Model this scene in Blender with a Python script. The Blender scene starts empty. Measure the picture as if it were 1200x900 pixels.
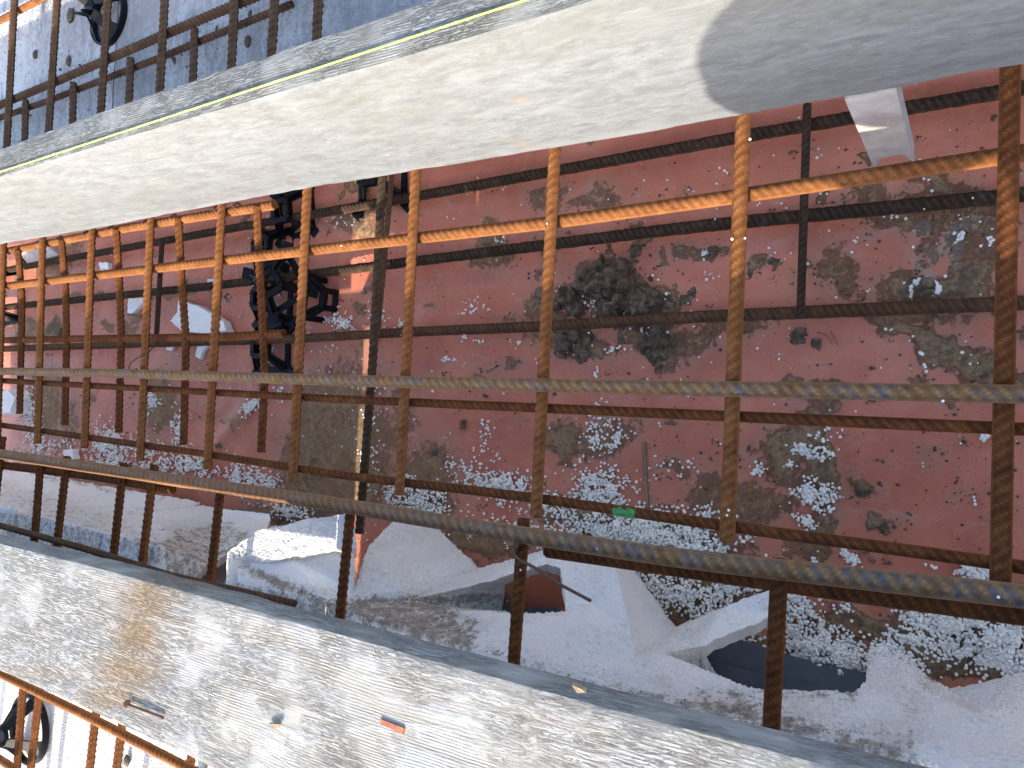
import bpy, math, random
import numpy as np
from mathutils import Vector, Matrix
random.seed(7)
S = bpy.context.scene
COL = S.collection
# ------------------------------------------------------------------ camera, sky, sun, exposure
HM = 1.17                                   # the eye is this high above the membrane at the trench bottom
FOC = 901.0
R = np.array([[0.83958546, -0.04139223, 0.54164835],
              [0.01472888, 0.99846078, 0.05347079],
              [-0.54302791, -0.03691542, 0.83890282]])
cam = bpy.data.cameras.new('camera')
cam.sensor_width = 36.0
cam.lens = 36.0 * FOC / 1200.0
cam.clip_start = 0.02
cam.clip_end = 500
camo = bpy.data.objects.new('camera', cam)
COL.objects.link(camo)
r_ = Vector(R[0]); d_ = Vector(R[1]); f_ = Vector(R[2])      # camera right / down / forward in (X, -Y, -Z)
flip = lambda v: Vector((v.x, -v.y, -v.z))
r_, d_, f_ = flip(r_), flip(d_), flip(f_)
camo.matrix_world = Matrix(((r_.x, -d_.x, -f_.x, 0), (r_.y, -d_.y, -f_.y, 0), (r_.z, -d_.z, -f_.z, HM), (0, 0, 0, 1)))
S.camera = camo
S.render.resolution_x = 1024; S.render.resolution_y = 768
SLOPE = 0.576
sun_dir = Vector((0.0, 1.0, -SLOPE)).normalized()            # the way the light travels
w = bpy.data.worlds.new('World'); S.world = w; w.use_nodes = True
nt = w.node_tree
sky = nt.nodes.new('ShaderNodeTexSky'); sky.sky_type = 'NISHITA'; sky.sun_disc = False
sky.sun_elevation = math.atan(SLOPE); sky.sun_rotation = math.pi
sky.dust_density = 1.9; sky.ozone_density = 0.5; sky.air_density = 0.9
bg = nt.nodes['Background']; nt.links.new(sky.outputs[0], bg.inputs[0]); bg.inputs[1].default_value = 0.15
sl = bpy.data.lights.new('sun', 'SUN'); sl.energy = 2.0; sl.angle = math.radians(0.53); sl.color = (1.0, 0.90, 0.74)
so = bpy.data.objects.new('sun', sl); COL.objects.link(so)
so.rotation_mode = 'QUATERNION'; so.rotation_quaternion = sun_dir.to_track_quat('-Z', 'Y'); so.location = (0, -4, 4)
S.view_settings.view_transform = 'Standard'; S.view_settings.look = 'None'
S.view_settings.exposure = 2.25; S.view_settings.gamma = 1.0

# ------------------------------------------------------------------ helpers
def at(x, y, H):
    """point seen at photo position x, y that lies H metres below the eye"""
    v = np.array([(x - 600) / FOC, (y - 450) / FOC, 1.0])
    a, b, c = R.T @ v
    return np.array([a / c * H, -b / c * H, HM - H])

def tag(o, label=None, cat=None, group=None, kind=None):
    if label: o['label'] = label
    if cat: o['category'] = cat
    if group: o['group'] = group
    if kind: o['kind'] = kind
    return o

def link_mesh(name, V, F, mat, parent=None, smooth=True, loc=None):
    V = np.asarray(V, dtype=np.float64)
    me = bpy.data.meshes.new(name)
    if loc is None: loc = (0, 0, 0)
    V = V - np.asarray(loc)
    if isinstance(F, np.ndarray):
        n, k = F.shape
        me.vertices.add(len(V)); me.vertices.foreach_set('co', V.ravel())
        me.loops.add(n * k); me.loops.foreach_set('vertex_index', F.astype(np.int32).ravel())
        me.polygons.add(n)
        me.polygons.foreach_set('loop_start', np.arange(0, n * k, k, dtype=np.int32))
        me.polygons.foreach_set('loop_total', np.full(n, k, dtype=np.int32))
        me.update(calc_edges=True)
    else:
        me.from_pydata([tuple(v) for v in V], [], [tuple(f) for f in F])
    me.validate()
    me.polygons.foreach_set('use_smooth', np.full(len(me.polygons), smooth, dtype=bool))
    if mat: me.materials.append(mat)
    o = bpy.data.objects.new(name, me); COL.objects.link(o)
    o.location = loc
    if parent:
        o.parent = parent
        if loc is not None and tuple(loc) != (0, 0, 0): o.matrix_parent_inverse = Matrix()
    return o

def empty(name, loc=(0, 0, 0), rz=0):
    o = bpy.data.objects.new(name, None); COL.objects.link(o); o.location = loc; o.rotation_euler = (0, 0, rz)
    o.empty_display_size = 0.03
    return o

# --- numpy value noise
_rs = np.random.RandomState(3)
_T = _rs.rand(32, 32, 32)
def vnoise(P):
    P = np.asarray(P, float); i = np.floor(P).astype(int); f = P - i; f = f * f * (3 - 2 * f)
    r = 0
    for dx in (0, 1):
        wx = f[..., 0] if dx else 1 - f[..., 0]
        for dy in (0, 1):
            wy = f[..., 1] if dy else 1 - f[..., 1]
            for dz in (0, 1):
                wz = f[..., 2] if dz else 1 - f[..., 2]
                r = r + wx * wy * wz * _T[(i[..., 0] + dx) % 32, (i[..., 1] + dy) % 32, (i[..., 2] + dz) % 32]
    return r
def fbm(P, oct=4):
    P = np.asarray(P, float); a = 0.5; r = 0; t = 0
    for k in range(oct):
        r = r + a * vnoise(P + 17.3 * k); t += a; P = P * 2.03; a *= 0.5
    return r / t

def seg_dist(P, A, B):
    A = np.asarray(A)[:2]; B = np.asarray(B)[:2]; P = P[:, :2]
    d = B - A; t = np.clip(((P - A) @ d) / max(d @ d, 1e-9), 0, 1)
    return np.linalg.norm(P - (A + t[:, None] * d), axis=1)

# ------------------------------------------------------------------ materials
class NB:
    def __init__(s, name, rough=0.8, spec=0.3):
        s.m = bpy.data.materials.new(name); s.m.use_nodes = True
        s.t = s.m.node_tree; s.b = s.t.nodes['Principled BSDF']
        s.b.inputs['Roughness'].default_value = rough
        s.b.inputs['Specular IOR Level'].default_value = spec
        tc = s.t.nodes.new('ShaderNodeTexCoord'); s.co = tc.outputs['Object']
    def n(s, kind, **kw):
        x = s.t.nodes.new(kind)
        for k, v in kw.items(): setattr(x, k, v)
        return x
    def l(s, a, b): s.t.links.new(a, b)
    def mapc(s, scale=(1, 1, 1), loc=(0, 0, 0)):
        m = s.n('ShaderNodeMapping'); s.l(s.co, m.inputs[0]); m.inputs['Scale'].default_value = scale; m.inputs['Location'].default_value = loc
        return m.outputs[0]
    def noise(s, scale, detail=5, rough=0.6, co=None, dist=0.0):
        x = s.n('ShaderNodeTexNoise'); s.l(co or s.co, x.inputs['Vector']); x.inputs['Scale'].default_value = scale
        x.inputs['Detail'].default_value = detail; x.inputs['Roughness'].default_value = rough; x.inputs['Distortion'].default_value = dist
        return x.outputs['Fac']
    def voro(s, scale, co=None, feat='F1'):
        x = s.n('ShaderNodeTexVoronoi'); x.feature = feat; s.l(co or s.co, x.inputs['Vector']); x.inputs['Scale'].default_value = scale
        return x.outputs['Distance']
    def ramp(s, fac, stops):
        x = s.n('ShaderNodeValToRGB'); e = x.color_ramp.elements
        while len(e) < len(stops): e.new(0.5)
        for k, (p, c) in enumerate(stops):
            e[k].position = p
            e[k].color = (c, c, c, 1) if isinstance(c, (int, float)) else (*c, 1)
        s.l(fac, x.inputs[0]); return x.outputs[0]
    def mix(s, fac, a, b, mode='MIX'):
        x = s.n('ShaderNodeMix'); x.data_type = 'RGBA'; x.blend_type = mode
        if isinstance(fac, (int, float)): x.inputs[0].default_value = fac
        else: s.l(fac, x.inputs[0])
        for v, i in ((a, 6), (b, 7)):
            if isinstance(v, tuple): x.inputs[i].default_value = (*v, 1)
            else: s.l(v, x.inputs[i])
        return x.outputs[2]
    def math(s, op, a, b=None, clamp=False):
        x = s.n('ShaderNodeMath'); x.operation = op; x.use_clamp = clamp
        for v, i in ((a, 0), (b, 1)):
            if v is None: continue
            if isinstance(v, (int, float)): x.inputs[i].default_value = v
            else: s.l(v, x.inputs[i])
        return x.outputs[0]
    def attr(s, name):
        x = s.n('ShaderNodeAttribute'); x.attribute_name = name; return x.outputs['Fac']
    def col(s, c): s.l(c, s.b.inputs['Base Color'])
    def rough(s, c): s.l(c, s.b.inputs['Roughness'])
    def bump(s, h, dist=0.001, strength=1.0, prev=None):
        x = s.n('ShaderNodeBump'); x.inputs['Strength'].default_value = strength; x.inputs['Distance'].default_value = dist
        s.l(h, x.inputs['Height'])
        if prev: s.l(prev, x.inputs['Normal'])
        s.l(x.outputs[0], s.b.inputs['Normal']); return x.outputs[0]

def rust(name, c_dark, c_mid, c_lite, rough=0.9, spec=0.08, metal=0.0):
    k = NB(name, rough, spec)
    f = k.noise(55, 6, 0.7)
    c = k.ramp(f, [(0.30, c_dark), (0.5, c_mid), (0.70, c_lite)])
    big = k.noise(9, 4, 0.6)
    c = k.mix(k.ramp(big, [(0.44, 0.0), (0.60, 0.55)]), c, tuple(0.55 * x + 0.45 * y for x, y in zip(c_dark, c_mid)))
    c = k.mix(k.ramp(k.noise(26, 5, 0.7), [(0.60, 0.0), (0.72, 0.45)]), c, tuple(min(1.0, v * 1.35) for v in c_lite))
    f2 = k.noise(420, 3, 0.6)
    c = k.mix(k.ramp(f2, [(0.35, 0.0), (0.7, 0.55)]), c, c_dark)
    # rib shading put into the colour: lighter tops, darker hollows
    rib = k.attr('rib')
    c = k.mix(k.math('MULTIPLY', rib, 0.55), c, c_lite)
    c = k.mix(k.math('MULTIPLY', k.math('SUBTRACT', 1.0, rib), 0.35), c, c_dark)
    k.col(c); k.b.inputs['Metallic'].default_value = metal
    k.bump(k.noise(700, 4, 0.7), 0.0006, 0.8)
    return k.m
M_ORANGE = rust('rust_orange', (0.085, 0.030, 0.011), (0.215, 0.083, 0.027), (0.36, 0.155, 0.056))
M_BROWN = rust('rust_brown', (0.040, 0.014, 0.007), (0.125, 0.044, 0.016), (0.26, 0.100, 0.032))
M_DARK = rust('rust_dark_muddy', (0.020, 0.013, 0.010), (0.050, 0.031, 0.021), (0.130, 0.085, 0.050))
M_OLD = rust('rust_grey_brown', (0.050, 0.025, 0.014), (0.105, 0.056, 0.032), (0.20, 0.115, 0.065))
def steel_mat(name, bias, c_st, left_rust_sun=False):
    k = NB(name, 0.5, 0.3)
    rib = k.attr('rib')
    f = k.noise(35, 5, 0.7)
    steel = k.ramp(k.noise(200, 4), [(0.3, c_st[0]), (0.7, c_st[1])])
    och = k.ramp(k.noise(90, 5, 0.7), [(0.3, (0.15, 0.062, 0.016)), (0.7, (0.42, 0.215, 0.055))])
    side = k.attr('side')
    m = k.math('ADD', k.math('ADD', k.math('MULTIPLY', side, 0.25), k.math('MULTIPLY', rib, 0.35)), k.math('SUBTRACT', f, bias))
    m = k.ramp(m, [(0.30, 0.0), (0.52, 1.0)])
    if left_rust_sun:
        lr = k.ramp(k.math('ADD', k.math('MULTIPLY', k.attr('wx'), -1.0), k.math('MULTIPLY', k.math('SUBTRACT', k.noise(30, 4), 0.5), 0.5)), [(0.45, 0.0), (0.85, 0.9)])  # orange left end: rust together with sunlight put into the colour
    else: lr = None
    c = k.mix(m, steel, och)
    if lr: c = k.mix(lr, c, (0.27, 0.115, 0.035))
    c = k.mix(k.math('MULTIPLY', rib, 0.35), c, (0.36, 0.32, 0.27))  # ribs lightened and grooves darkened in colour, as relief shading
    c = k.mix(k.math('MULTIPLY', k.math('SUBTRACT', 1.0, rib), 0.5), c, (0.06, 0.035, 0.018))
    k.col(c); k.b.inputs['Metallic'].default_value = 0.25
    k.rough(k.ramp(m, [(0, 0.38), (1, 0.8)]))
    k.bump(k.noise(600, 4, 0.7), 0.0005, 0.7)
    return k.m
M_STEEL = steel_mat('mill_scale_ochre_bar', 0.31, ((0.07, 0.072, 0.085), (0.19, 0.193, 0.215)))
M_STEEL2 = steel_mat('mill_scale_grey_bar', 0.36, ((0.065, 0.066, 0.075), (0.185, 0.185, 0.20)), True)

def plank_face_mat():
    k = NB('weathered_board_face', 0.8, 0.12)
    st = k.mapc((5, 12, 14))
    base = k.ramp(k.noise(4.0, 10, 0.75, st, 0.7), [(0.34, (0.108, 0.113, 0.117)), (0.47, (0.136, 0.143, 0.149)), (0.56, (0.158, 0.167, 0.176)), (0.66, (0.186, 0.196, 0.209))])
    st2 = k.mapc((30, 80, 90))
    fl = k.ramp(k.noise(1.8, 8, 0.78, st2, 0.9), [(0.50, 0.0), (0.64, 0.5)])
    c = k.mix(fl, base, (0.228, 0.239, 0.254))
    st4 = k.mapc((16, 48, 52), (3, 1, 2))
    dk = k.ramp(k.noise(1.8, 9, 0.8, st4, 1.0), [(0.54, 0.0), (0.72, 0.35)])
    c = k.mix(dk, c, (0.094, 0.095, 0.090))
    tn = k.ramp(k.noise(1.2, 4, 0.6, k.mapc((3, 6, 9), (5, 0, 0))), [(0.56, 0.0), (0.72, 0.35)])
    c = k.mix(tn, c, (0.144, 0.137, 0.122))
    c = k.mix(k.ramp(k.attr('stain'), [(0.0, 0.0), (1.0, 0.7)]), c, (0.208, 0.159, 0.101))
    c = k.mix(k.ramp(k.attr('edge'), [(0.0, 0.0), (1.0, 0.75)]), c, (0.228, 0.239, 0.254))
    sp = k.ramp(k.noise(200, 3, 0.6), [(0.66, 0.0), (0.74, 0.6)])
    c = k.mix(sp, c, (0.080, 0.071, 0.063))
    wz = k.ramp(k.noise(2.2, 4, 0.55, k.mapc((1.6, 3, 5), (1, 7, 2))), [(0.40, 0.0), (0.64, 0.35)])
    c = k.mix(wz, c, (0.120, 0.122, 0.112))
    # hairline scratches along the board
    sc = k.noise(5, 8, 0.8, k.mapc((2.5, 22, 26), (7, 2, 3)), 1.6)
    sk = k.ramp(k.math('ABSOLUTE', k.math('SUBTRACT', sc, 0.5)), [(0.0, 0.7), (0.008, 0.0)])
    sk = k.math('MULTIPLY', sk, k.ramp(k.noise(7, 3), [(0.48, 0.0), (0.6, 0.8)]))
    c = k.mix(sk, c, (0.072, 0.066, 0.059))
    k.col(c)
    n1 = k.bump(k.noise(4, 8, 0.7, st), 0.0008, 0.3)
    k.bump(k.noise(1.8, 8, 0.78, st2, 0.9), 0.0006, 0.4, n1)
    return k.m
def plank_saw_mat(name, flat=False, shade=None):
    """sawn timber: fine parallel ridges along the length, cement paste stuck on in patches"""
    k = NB(name, 0.85, 0.2)
    yy = k.n('ShaderNodeSeparateXYZ'); k.l(k.co, yy.inputs[0])
    warp = k.noise(3.0, 3, 0.5, k.mapc((1.6, 6, 6)))
    warp2 = k.noise(30.0, 3, 0.5, k.mapc((1.0, 2, 2)))
    v = k.math('ADD', k.math('MULTIPLY', yy.outputs[1], 1.0), k.math('MULTIPLY', warp, 0.014))
    v = k.math('ADD', v, k.math('MULTIPLY', warp2, 0.0010))
    v = k.math('ADD', v, k.math('MULTIPLY', yy.outputs[2], 1.0))
    ridge = k.math('SINE', k.math('MULTIPLY', v, 2 * math.pi / (0.0031 if not flat else 0.0026)))
    ridge = k.math('ADD', k.math('MULTIPLY', ridge, 0.5), 0.5)
    amp = k.ramp(k.noise(7, 5, 0.6, k.mapc((1, 2.2, 2.2), (2, 3, 1))), [(0.40, 0.06), (0.60, 1.0)])
    st = k.mapc((5, 60, 60))
    grain = k.noise(3, 8, 0.7, st, 0.8)
    wood = k.ramp(grain, [(0.30, (0.215, 0.205, 0.178)), (0.5, (0.280, 0.272, 0.248)), (0.68, (0.330, 0.325, 0.304))])
    rr = k.math('MULTIPLY', k.math('SUBTRACT', 1.0, ridge), amp)
    c = k.mix(k.math('MULTIPLY', rr, 0.45), wood, (0.150, 0.120, 0.080))
    pm = k.noise(24, 9, 0.74, k.mapc((0.45, 2.0, 2.0)), 0.4)
    paste = k.ramp(pm, [(0.46, 0.0), (0.56, 0.7)])
    pc = k.ramp(k.noise(60, 6, 0.7), [(0.3, (0.245, 0.247, 0.245)), (0.65, (0.365, 0.366, 0.360))])
    c = k.mix(paste, c, pc)
    # cracks and torn grain, thin and dark, running with the board
    cr = k.noise(6, 9, 0.8, k.mapc((3, 26, 26), (1, 2, 3)), 2.2)
    crk = k.ramp(k.math('ABSOLUTE', k.math('SUBTRACT', cr, 0.52)), [(0.0, 1.0), (0.028, 0.0)])
    crk = k.math('MULTIPLY', crk, k.ramp(k.noise(9, 3), [(0.40, 0.0), (0.52, 0.95)]))
    c = k.mix(crk, c, (0.085, 0.085, 0.088))
    stn = k.attr('stain')
    sm = k.math('MULTIPLY', stn, k.ramp(k.noise(150, 6, 0.75), [(0.36, 0.45), (0.56, 1.0)]))
    c = k.mix(sm, c, (0.200, 0.130, 0.066))
    sp = k.ramp(k.noise(120, 4, 0.6), [(0.66, 0.0), (0.73, 0.7)])
    c = k.mix(k.math('MULTIPLY', sp, 0.5), c, (0.176, 0.120, 0.080))
    if shade: c = k.mix(1.0, c, shade, 'MULTIPLY')
    k.col(c)
    hgt = k.math('ADD', k.math('MULTIPLY', k.math('MULTIPLY', ridge, amp), 0.35), k.math('MULTIPLY', paste, 0.6))
    hgt = k.math('SUBTRACT', hgt, k.math('MULTIPLY', crk, 0.8))
    n1 = k.bump(hgt, 0.0016, 0.8)
    k.bump(k.noise(90, 8, 0.75), 0.0016, 0.6, n1)
    return k.m
M_FACE = plank_face_mat()
M_SAW = plank_saw_mat('sawn_board_cement_caked')
M_SAWTOP = plank_saw_mat('sawn_board_grey_edge', True)
M_GREYTOP = plank_saw_mat('sawn_board_weathered_grey_top', True, (0.62, 0.65, 0.68))  # top darkened in its colour, as if the sun only grazed it

def foam_mat():
    k = NB('expanded_polystyrene', 0.7, 0.3)
    vc = k.n('ShaderNodeTexVoronoi'); k.l(k.co, vc.inputs['Vector']); vc.inputs['Scale'].default_value = 230
    cell = vc.outputs['Distance']
    c = k.ramp(k.noise(9, 4), [(0.3, (0.88, 0.865, 0.83)), (0.7, (0.94, 0.925, 0.895))])
    c = k.mix(k.ramp(cell, [(0.45, 0.0), (0.80, 0.22)]), c, (0.70, 0.67, 0.64))
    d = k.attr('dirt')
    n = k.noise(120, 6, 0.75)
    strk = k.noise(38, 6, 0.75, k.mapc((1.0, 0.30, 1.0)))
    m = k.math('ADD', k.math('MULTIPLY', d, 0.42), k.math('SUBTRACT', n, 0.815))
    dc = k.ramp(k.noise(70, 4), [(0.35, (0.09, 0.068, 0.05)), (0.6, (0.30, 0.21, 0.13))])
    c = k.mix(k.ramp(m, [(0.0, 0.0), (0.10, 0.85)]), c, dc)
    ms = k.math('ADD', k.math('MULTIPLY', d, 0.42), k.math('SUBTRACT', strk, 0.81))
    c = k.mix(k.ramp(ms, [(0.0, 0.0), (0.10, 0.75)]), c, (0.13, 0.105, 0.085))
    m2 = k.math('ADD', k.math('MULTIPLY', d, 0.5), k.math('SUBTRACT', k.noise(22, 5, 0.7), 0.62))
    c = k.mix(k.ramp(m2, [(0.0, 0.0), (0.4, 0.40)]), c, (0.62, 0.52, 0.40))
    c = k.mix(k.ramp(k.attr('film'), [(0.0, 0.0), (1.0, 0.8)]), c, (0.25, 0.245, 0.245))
    k.col(c)
    n1 = k.bump(k.math('SUBTRACT', 1.0, cell), 0.003, 0.55)
    k.bump(k.noise(70, 7, 0.75), 0.005, 0.45, n1)
    return k.m
M_FOAM = foam_mat()
def bead_mat():
    k = NB('foam_bead', 0.6, 0.3)
    k.col(k.ramp(k.noise(60, 3), [(0.3, (0.74, 0.71, 0.65)), (0.6, (0.93, 0.895, 0.82))])); return k.m
M_BEAD = bead_mat()

def membrane_mat():
    k = NB('red_brown_membrane', 0.38, 0.20)
    c = k.ramp(k.noise(7, 7, 0.62), [(0.3, (0.40, 0.128, 0.078)), (0.5, (0.50, 0.168, 0.103)), (0.72, (0.61, 0.225, 0.145))])
    # dusty film and scuffs
    sc = k.ramp(k.noise(16, 8, 0.75, k.mapc((1, 1.6, 1)), 1.5), [(0.54, 0.0), (0.72, 0.55)])
    c = k.mix(sc, c, (0.52, 0.30, 0.24))
    sp = k.ramp(k.noise(190, 3, 0.6), [(0.67, 0.0), (0.72, 0.8)])
    c = k.mix(sp, c, (0.10, 0.07, 0.055))
    wt = k.ramp(k.noise(260, 2, 0.5), [(0.70, 0.0), (0.74, 0.7)])
    c = k.mix(wt, c, (0.5, 0.4, 0.37))
    mud = k.attr('mud'); n = k.noise(85, 8, 0.78)
    mm = k.math('ADD', mud, k.math('MULTIPLY', k.math('SUBTRACT', n, 0.5), 1.5))
    m1 = k.ramp(mm, [(0.50, 0.0), (0.74, 0.92)])
    mudc = k.ramp(k.noise(48, 8, 0.75), [(0.32, (0.140, 0.086, 0.042)), (0.5, (0.275, 0.178, 0.088)), (0.66, (0.44, 0.305, 0.168))])
    big = k.ramp(k.noise(18, 5, 0.6), [(0.42, 0.0), (0.62, 0.6)])
    mudc = k.mix(big, mudc, (0.31, 0.225, 0.135))
    c = k.mix(m1, c, mudc)
    wet = k.ramp(mm, [(0.85, 0.0), (1.25, 0.7)])
    c = k.mix(wet, c, (0.075, 0.058, 0.046))
    g = k.attr('film'); gm = k.ramp(k.math('ADD', g, k.math('MULTIPLY', k.math('SUBTRACT', n, 0.5), 1.4)), [(0.62, 0.0), (0.80, 0.8)])
    c = k.mix(gm, c, k.ramp(k.noise(90, 5), [(0.3, (0.27, 0.21, 0.155)), (0.7, (0.45, 0.36, 0.28))]))
    halo = k.math('MULTIPLY', k.ramp(k.math('ADD', mud, k.math('MULTIPLY', k.math('SUBTRACT', k.noise(20, 7, 0.8), 0.5), 1.3)), [(0.10, 0.0), (0.55, 0.5)]), k.math('SUBTRACT', 1.0, m1))
    c = k.mix(halo, c, (0.34, 0.225, 0.15))
    k.col(c)
    k.rough(k.ramp(mm, [(0.52, 0.40), (0.68, 0.85)]))
    n0 = k.bump(k.noise(6, 4, 0.5, None, 0.8), 0.02, 0.5)
    n1 = k.bump(m1, 0.0005, 0.5, n0)
    k.bump(k.math('MULTIPLY', m1, k.noise(160, 8, 0.8)), 0.004, 0.9, n1)
    return k.m
M_MEMB = membrane_mat()
def simple(name, stops, scale, rough=0.8, spec=0.3, bump=None, bscale=80):
    k = NB(name, rough, spec); k.col(k.ramp(k.noise(scale, 6, 0.7), stops))
    if bump: k.bump(k.noise(bscale, 7, 0.75), bump, 0.8)
    return k.m
M_MUD = simple('wet_mud', [(0.32, (0.050, 0.031, 0.019)), (0.5, (0.135, 0.092, 0.060)), (0.68, (0.30, 0.21, 0.135))], 70, 0.55, 0.4, 0.006, 200)
M_GREYM = simple('grey_waterproof_sheet', [(0.3, (0.085, 0.10, 0.12)), (0.7, (0.13, 0.15, 0.175))], 20, 0.5, 0.4, 0.001)
M_BLACK = simple('black_plastic', [(0.3, (0.003, 0.0035, 0.005)), (0.7, (0.007, 0.008, 0.012))], 30, 0.42, 0.14, 0.0004, 200)
M_WIRE = simple('tie_wire_steel', [(0.3, (0.045, 0.025, 0.018)), (0.7, (0.13, 0.06, 0.03))], 200, 0.6, 0.4)
M_DIRT = simple('site_soil', [(0.3, (0.10, 0.075, 0.055)), (0.7, (0.22, 0.17, 0.12))], 4, 0.95, 0.1, 0.02, 20)
M_STAKE = simple('grey_stake_timber', [(0.3, (0.33, 0.30, 0.28)), (0.55, (0.45, 0.42, 0.40)), (0.75, (0.56, 0.54, 0.52))], 45, 0.85, 0.2, 0.0015, 120)
M_STRING = simple('fluorescent_string', [(0.3, (0.45, 0.60, 0.08)), (0.7, (0.55, 0.68, 0.14))], 300, 0.7, 0.2)
M_GREEN = simple('green_marking_paint', [(0.40, (0.05, 0.16, 0.05)), (0.62, (0.04, 0.34, 0.09))], 200, 0.6, 0.3)
M_STRAW = simple('dry_stalk', [(0.3, (0.16, 0.11, 0.07)), (0.7, (0.30, 0.22, 0.15))], 80, 0.9, 0.1)
M_STONE = simple('crumb_of_soil', [(0.3, (0.06, 0.045, 0.035)), (0.7, (0.16, 0.125, 0.09))], 120, 0.9, 0.2, 0.002, 200)

# ------------------------------------------------------------------ the ground and the trench bottom
def grid(x0, x1, y0, y1, nx, ny, zf=None, xs=None, ys=None):
    xs = np.linspace(x0, x1, nx) if xs is None else xs
    ys = np.linspace(y0, y1, ny) if ys is None else ys
    nx, ny = len(xs), len(ys)
    X, Y = np.meshgrid(xs, ys, indexing='ij'); V = np.stack([X.ravel(), Y.ravel(), np.zeros(nx * ny)], 1)
    if zf is not None: V[:, 2] = zf(V)
    i = np.arange(nx - 1)[:, None] * ny + np.arange(ny - 1)[None, :]
    F = np.stack([i, i + ny, i + ny + 1, i + 1], -1).reshape(-1, 4)
    return V, F

V, F = grid(-40, 40, -40, 40, 60, 60, lambda P: -0.06 + 0.0 * P[:, 0])
tag(link_mesh('ground', V, F, M_DIRT), kind='structure')

def memb_z(P):
    x, y = P[:, 0], P[:, 1]
    z = 0.010 * np.sin(x * 5.1 + 1.3 + 2.0 * np.sin(y * 3)) * np.cos(y * 4.2 + 0.4)
    z += 0.030 * (fbm(np.stack([x * 2.6, y * 3.2, x * 0], 1), 3) - 0.5)
    # folds in the sheet near the chairs
    z += 0.012 * np.exp(-((x + 1.32 + 0.5 * (y - 0.25)) / 0.035) ** 2) * np.exp(-((y - 0.33) / 0.16) ** 2)
    z += 0.010 * np.exp(-((x + 1.15 - 0.9 * (y - 0.35)) / 0.03) ** 2) * np.exp(-((y - 0.38) / 0.12) ** 2)
    z += 0.008 * np.exp(-((x + 1.6 - 1.1 * (y + 0.1)) / 0.04) ** 2) * np.exp(-((y + 0.05) / 0.16) ** 2)
    # the sheet laps up the sides of the trench
    z += 0.9 * np.clip(y - 0.475, 0, 1) + 0.35 * np.clip(-y - 0.50, 0, 1)
    return z
xs = np.concatenate([np.arange(-5.0, -1.75, 0.012), np.arange(-1.75, 0.16, 0.0032), np.arange(0.16, 1.5, 0.02)])
ys = np.concatenate([np.arange(-0.75, -0.44, 0.01), np.arange(-0.44, 0.50, 0.0034), np.arange(0.50, 0.62, 0.01)])
V, F = grid(0, 0, 0, 0, 0, 0, memb_z, xs, ys)
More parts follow.
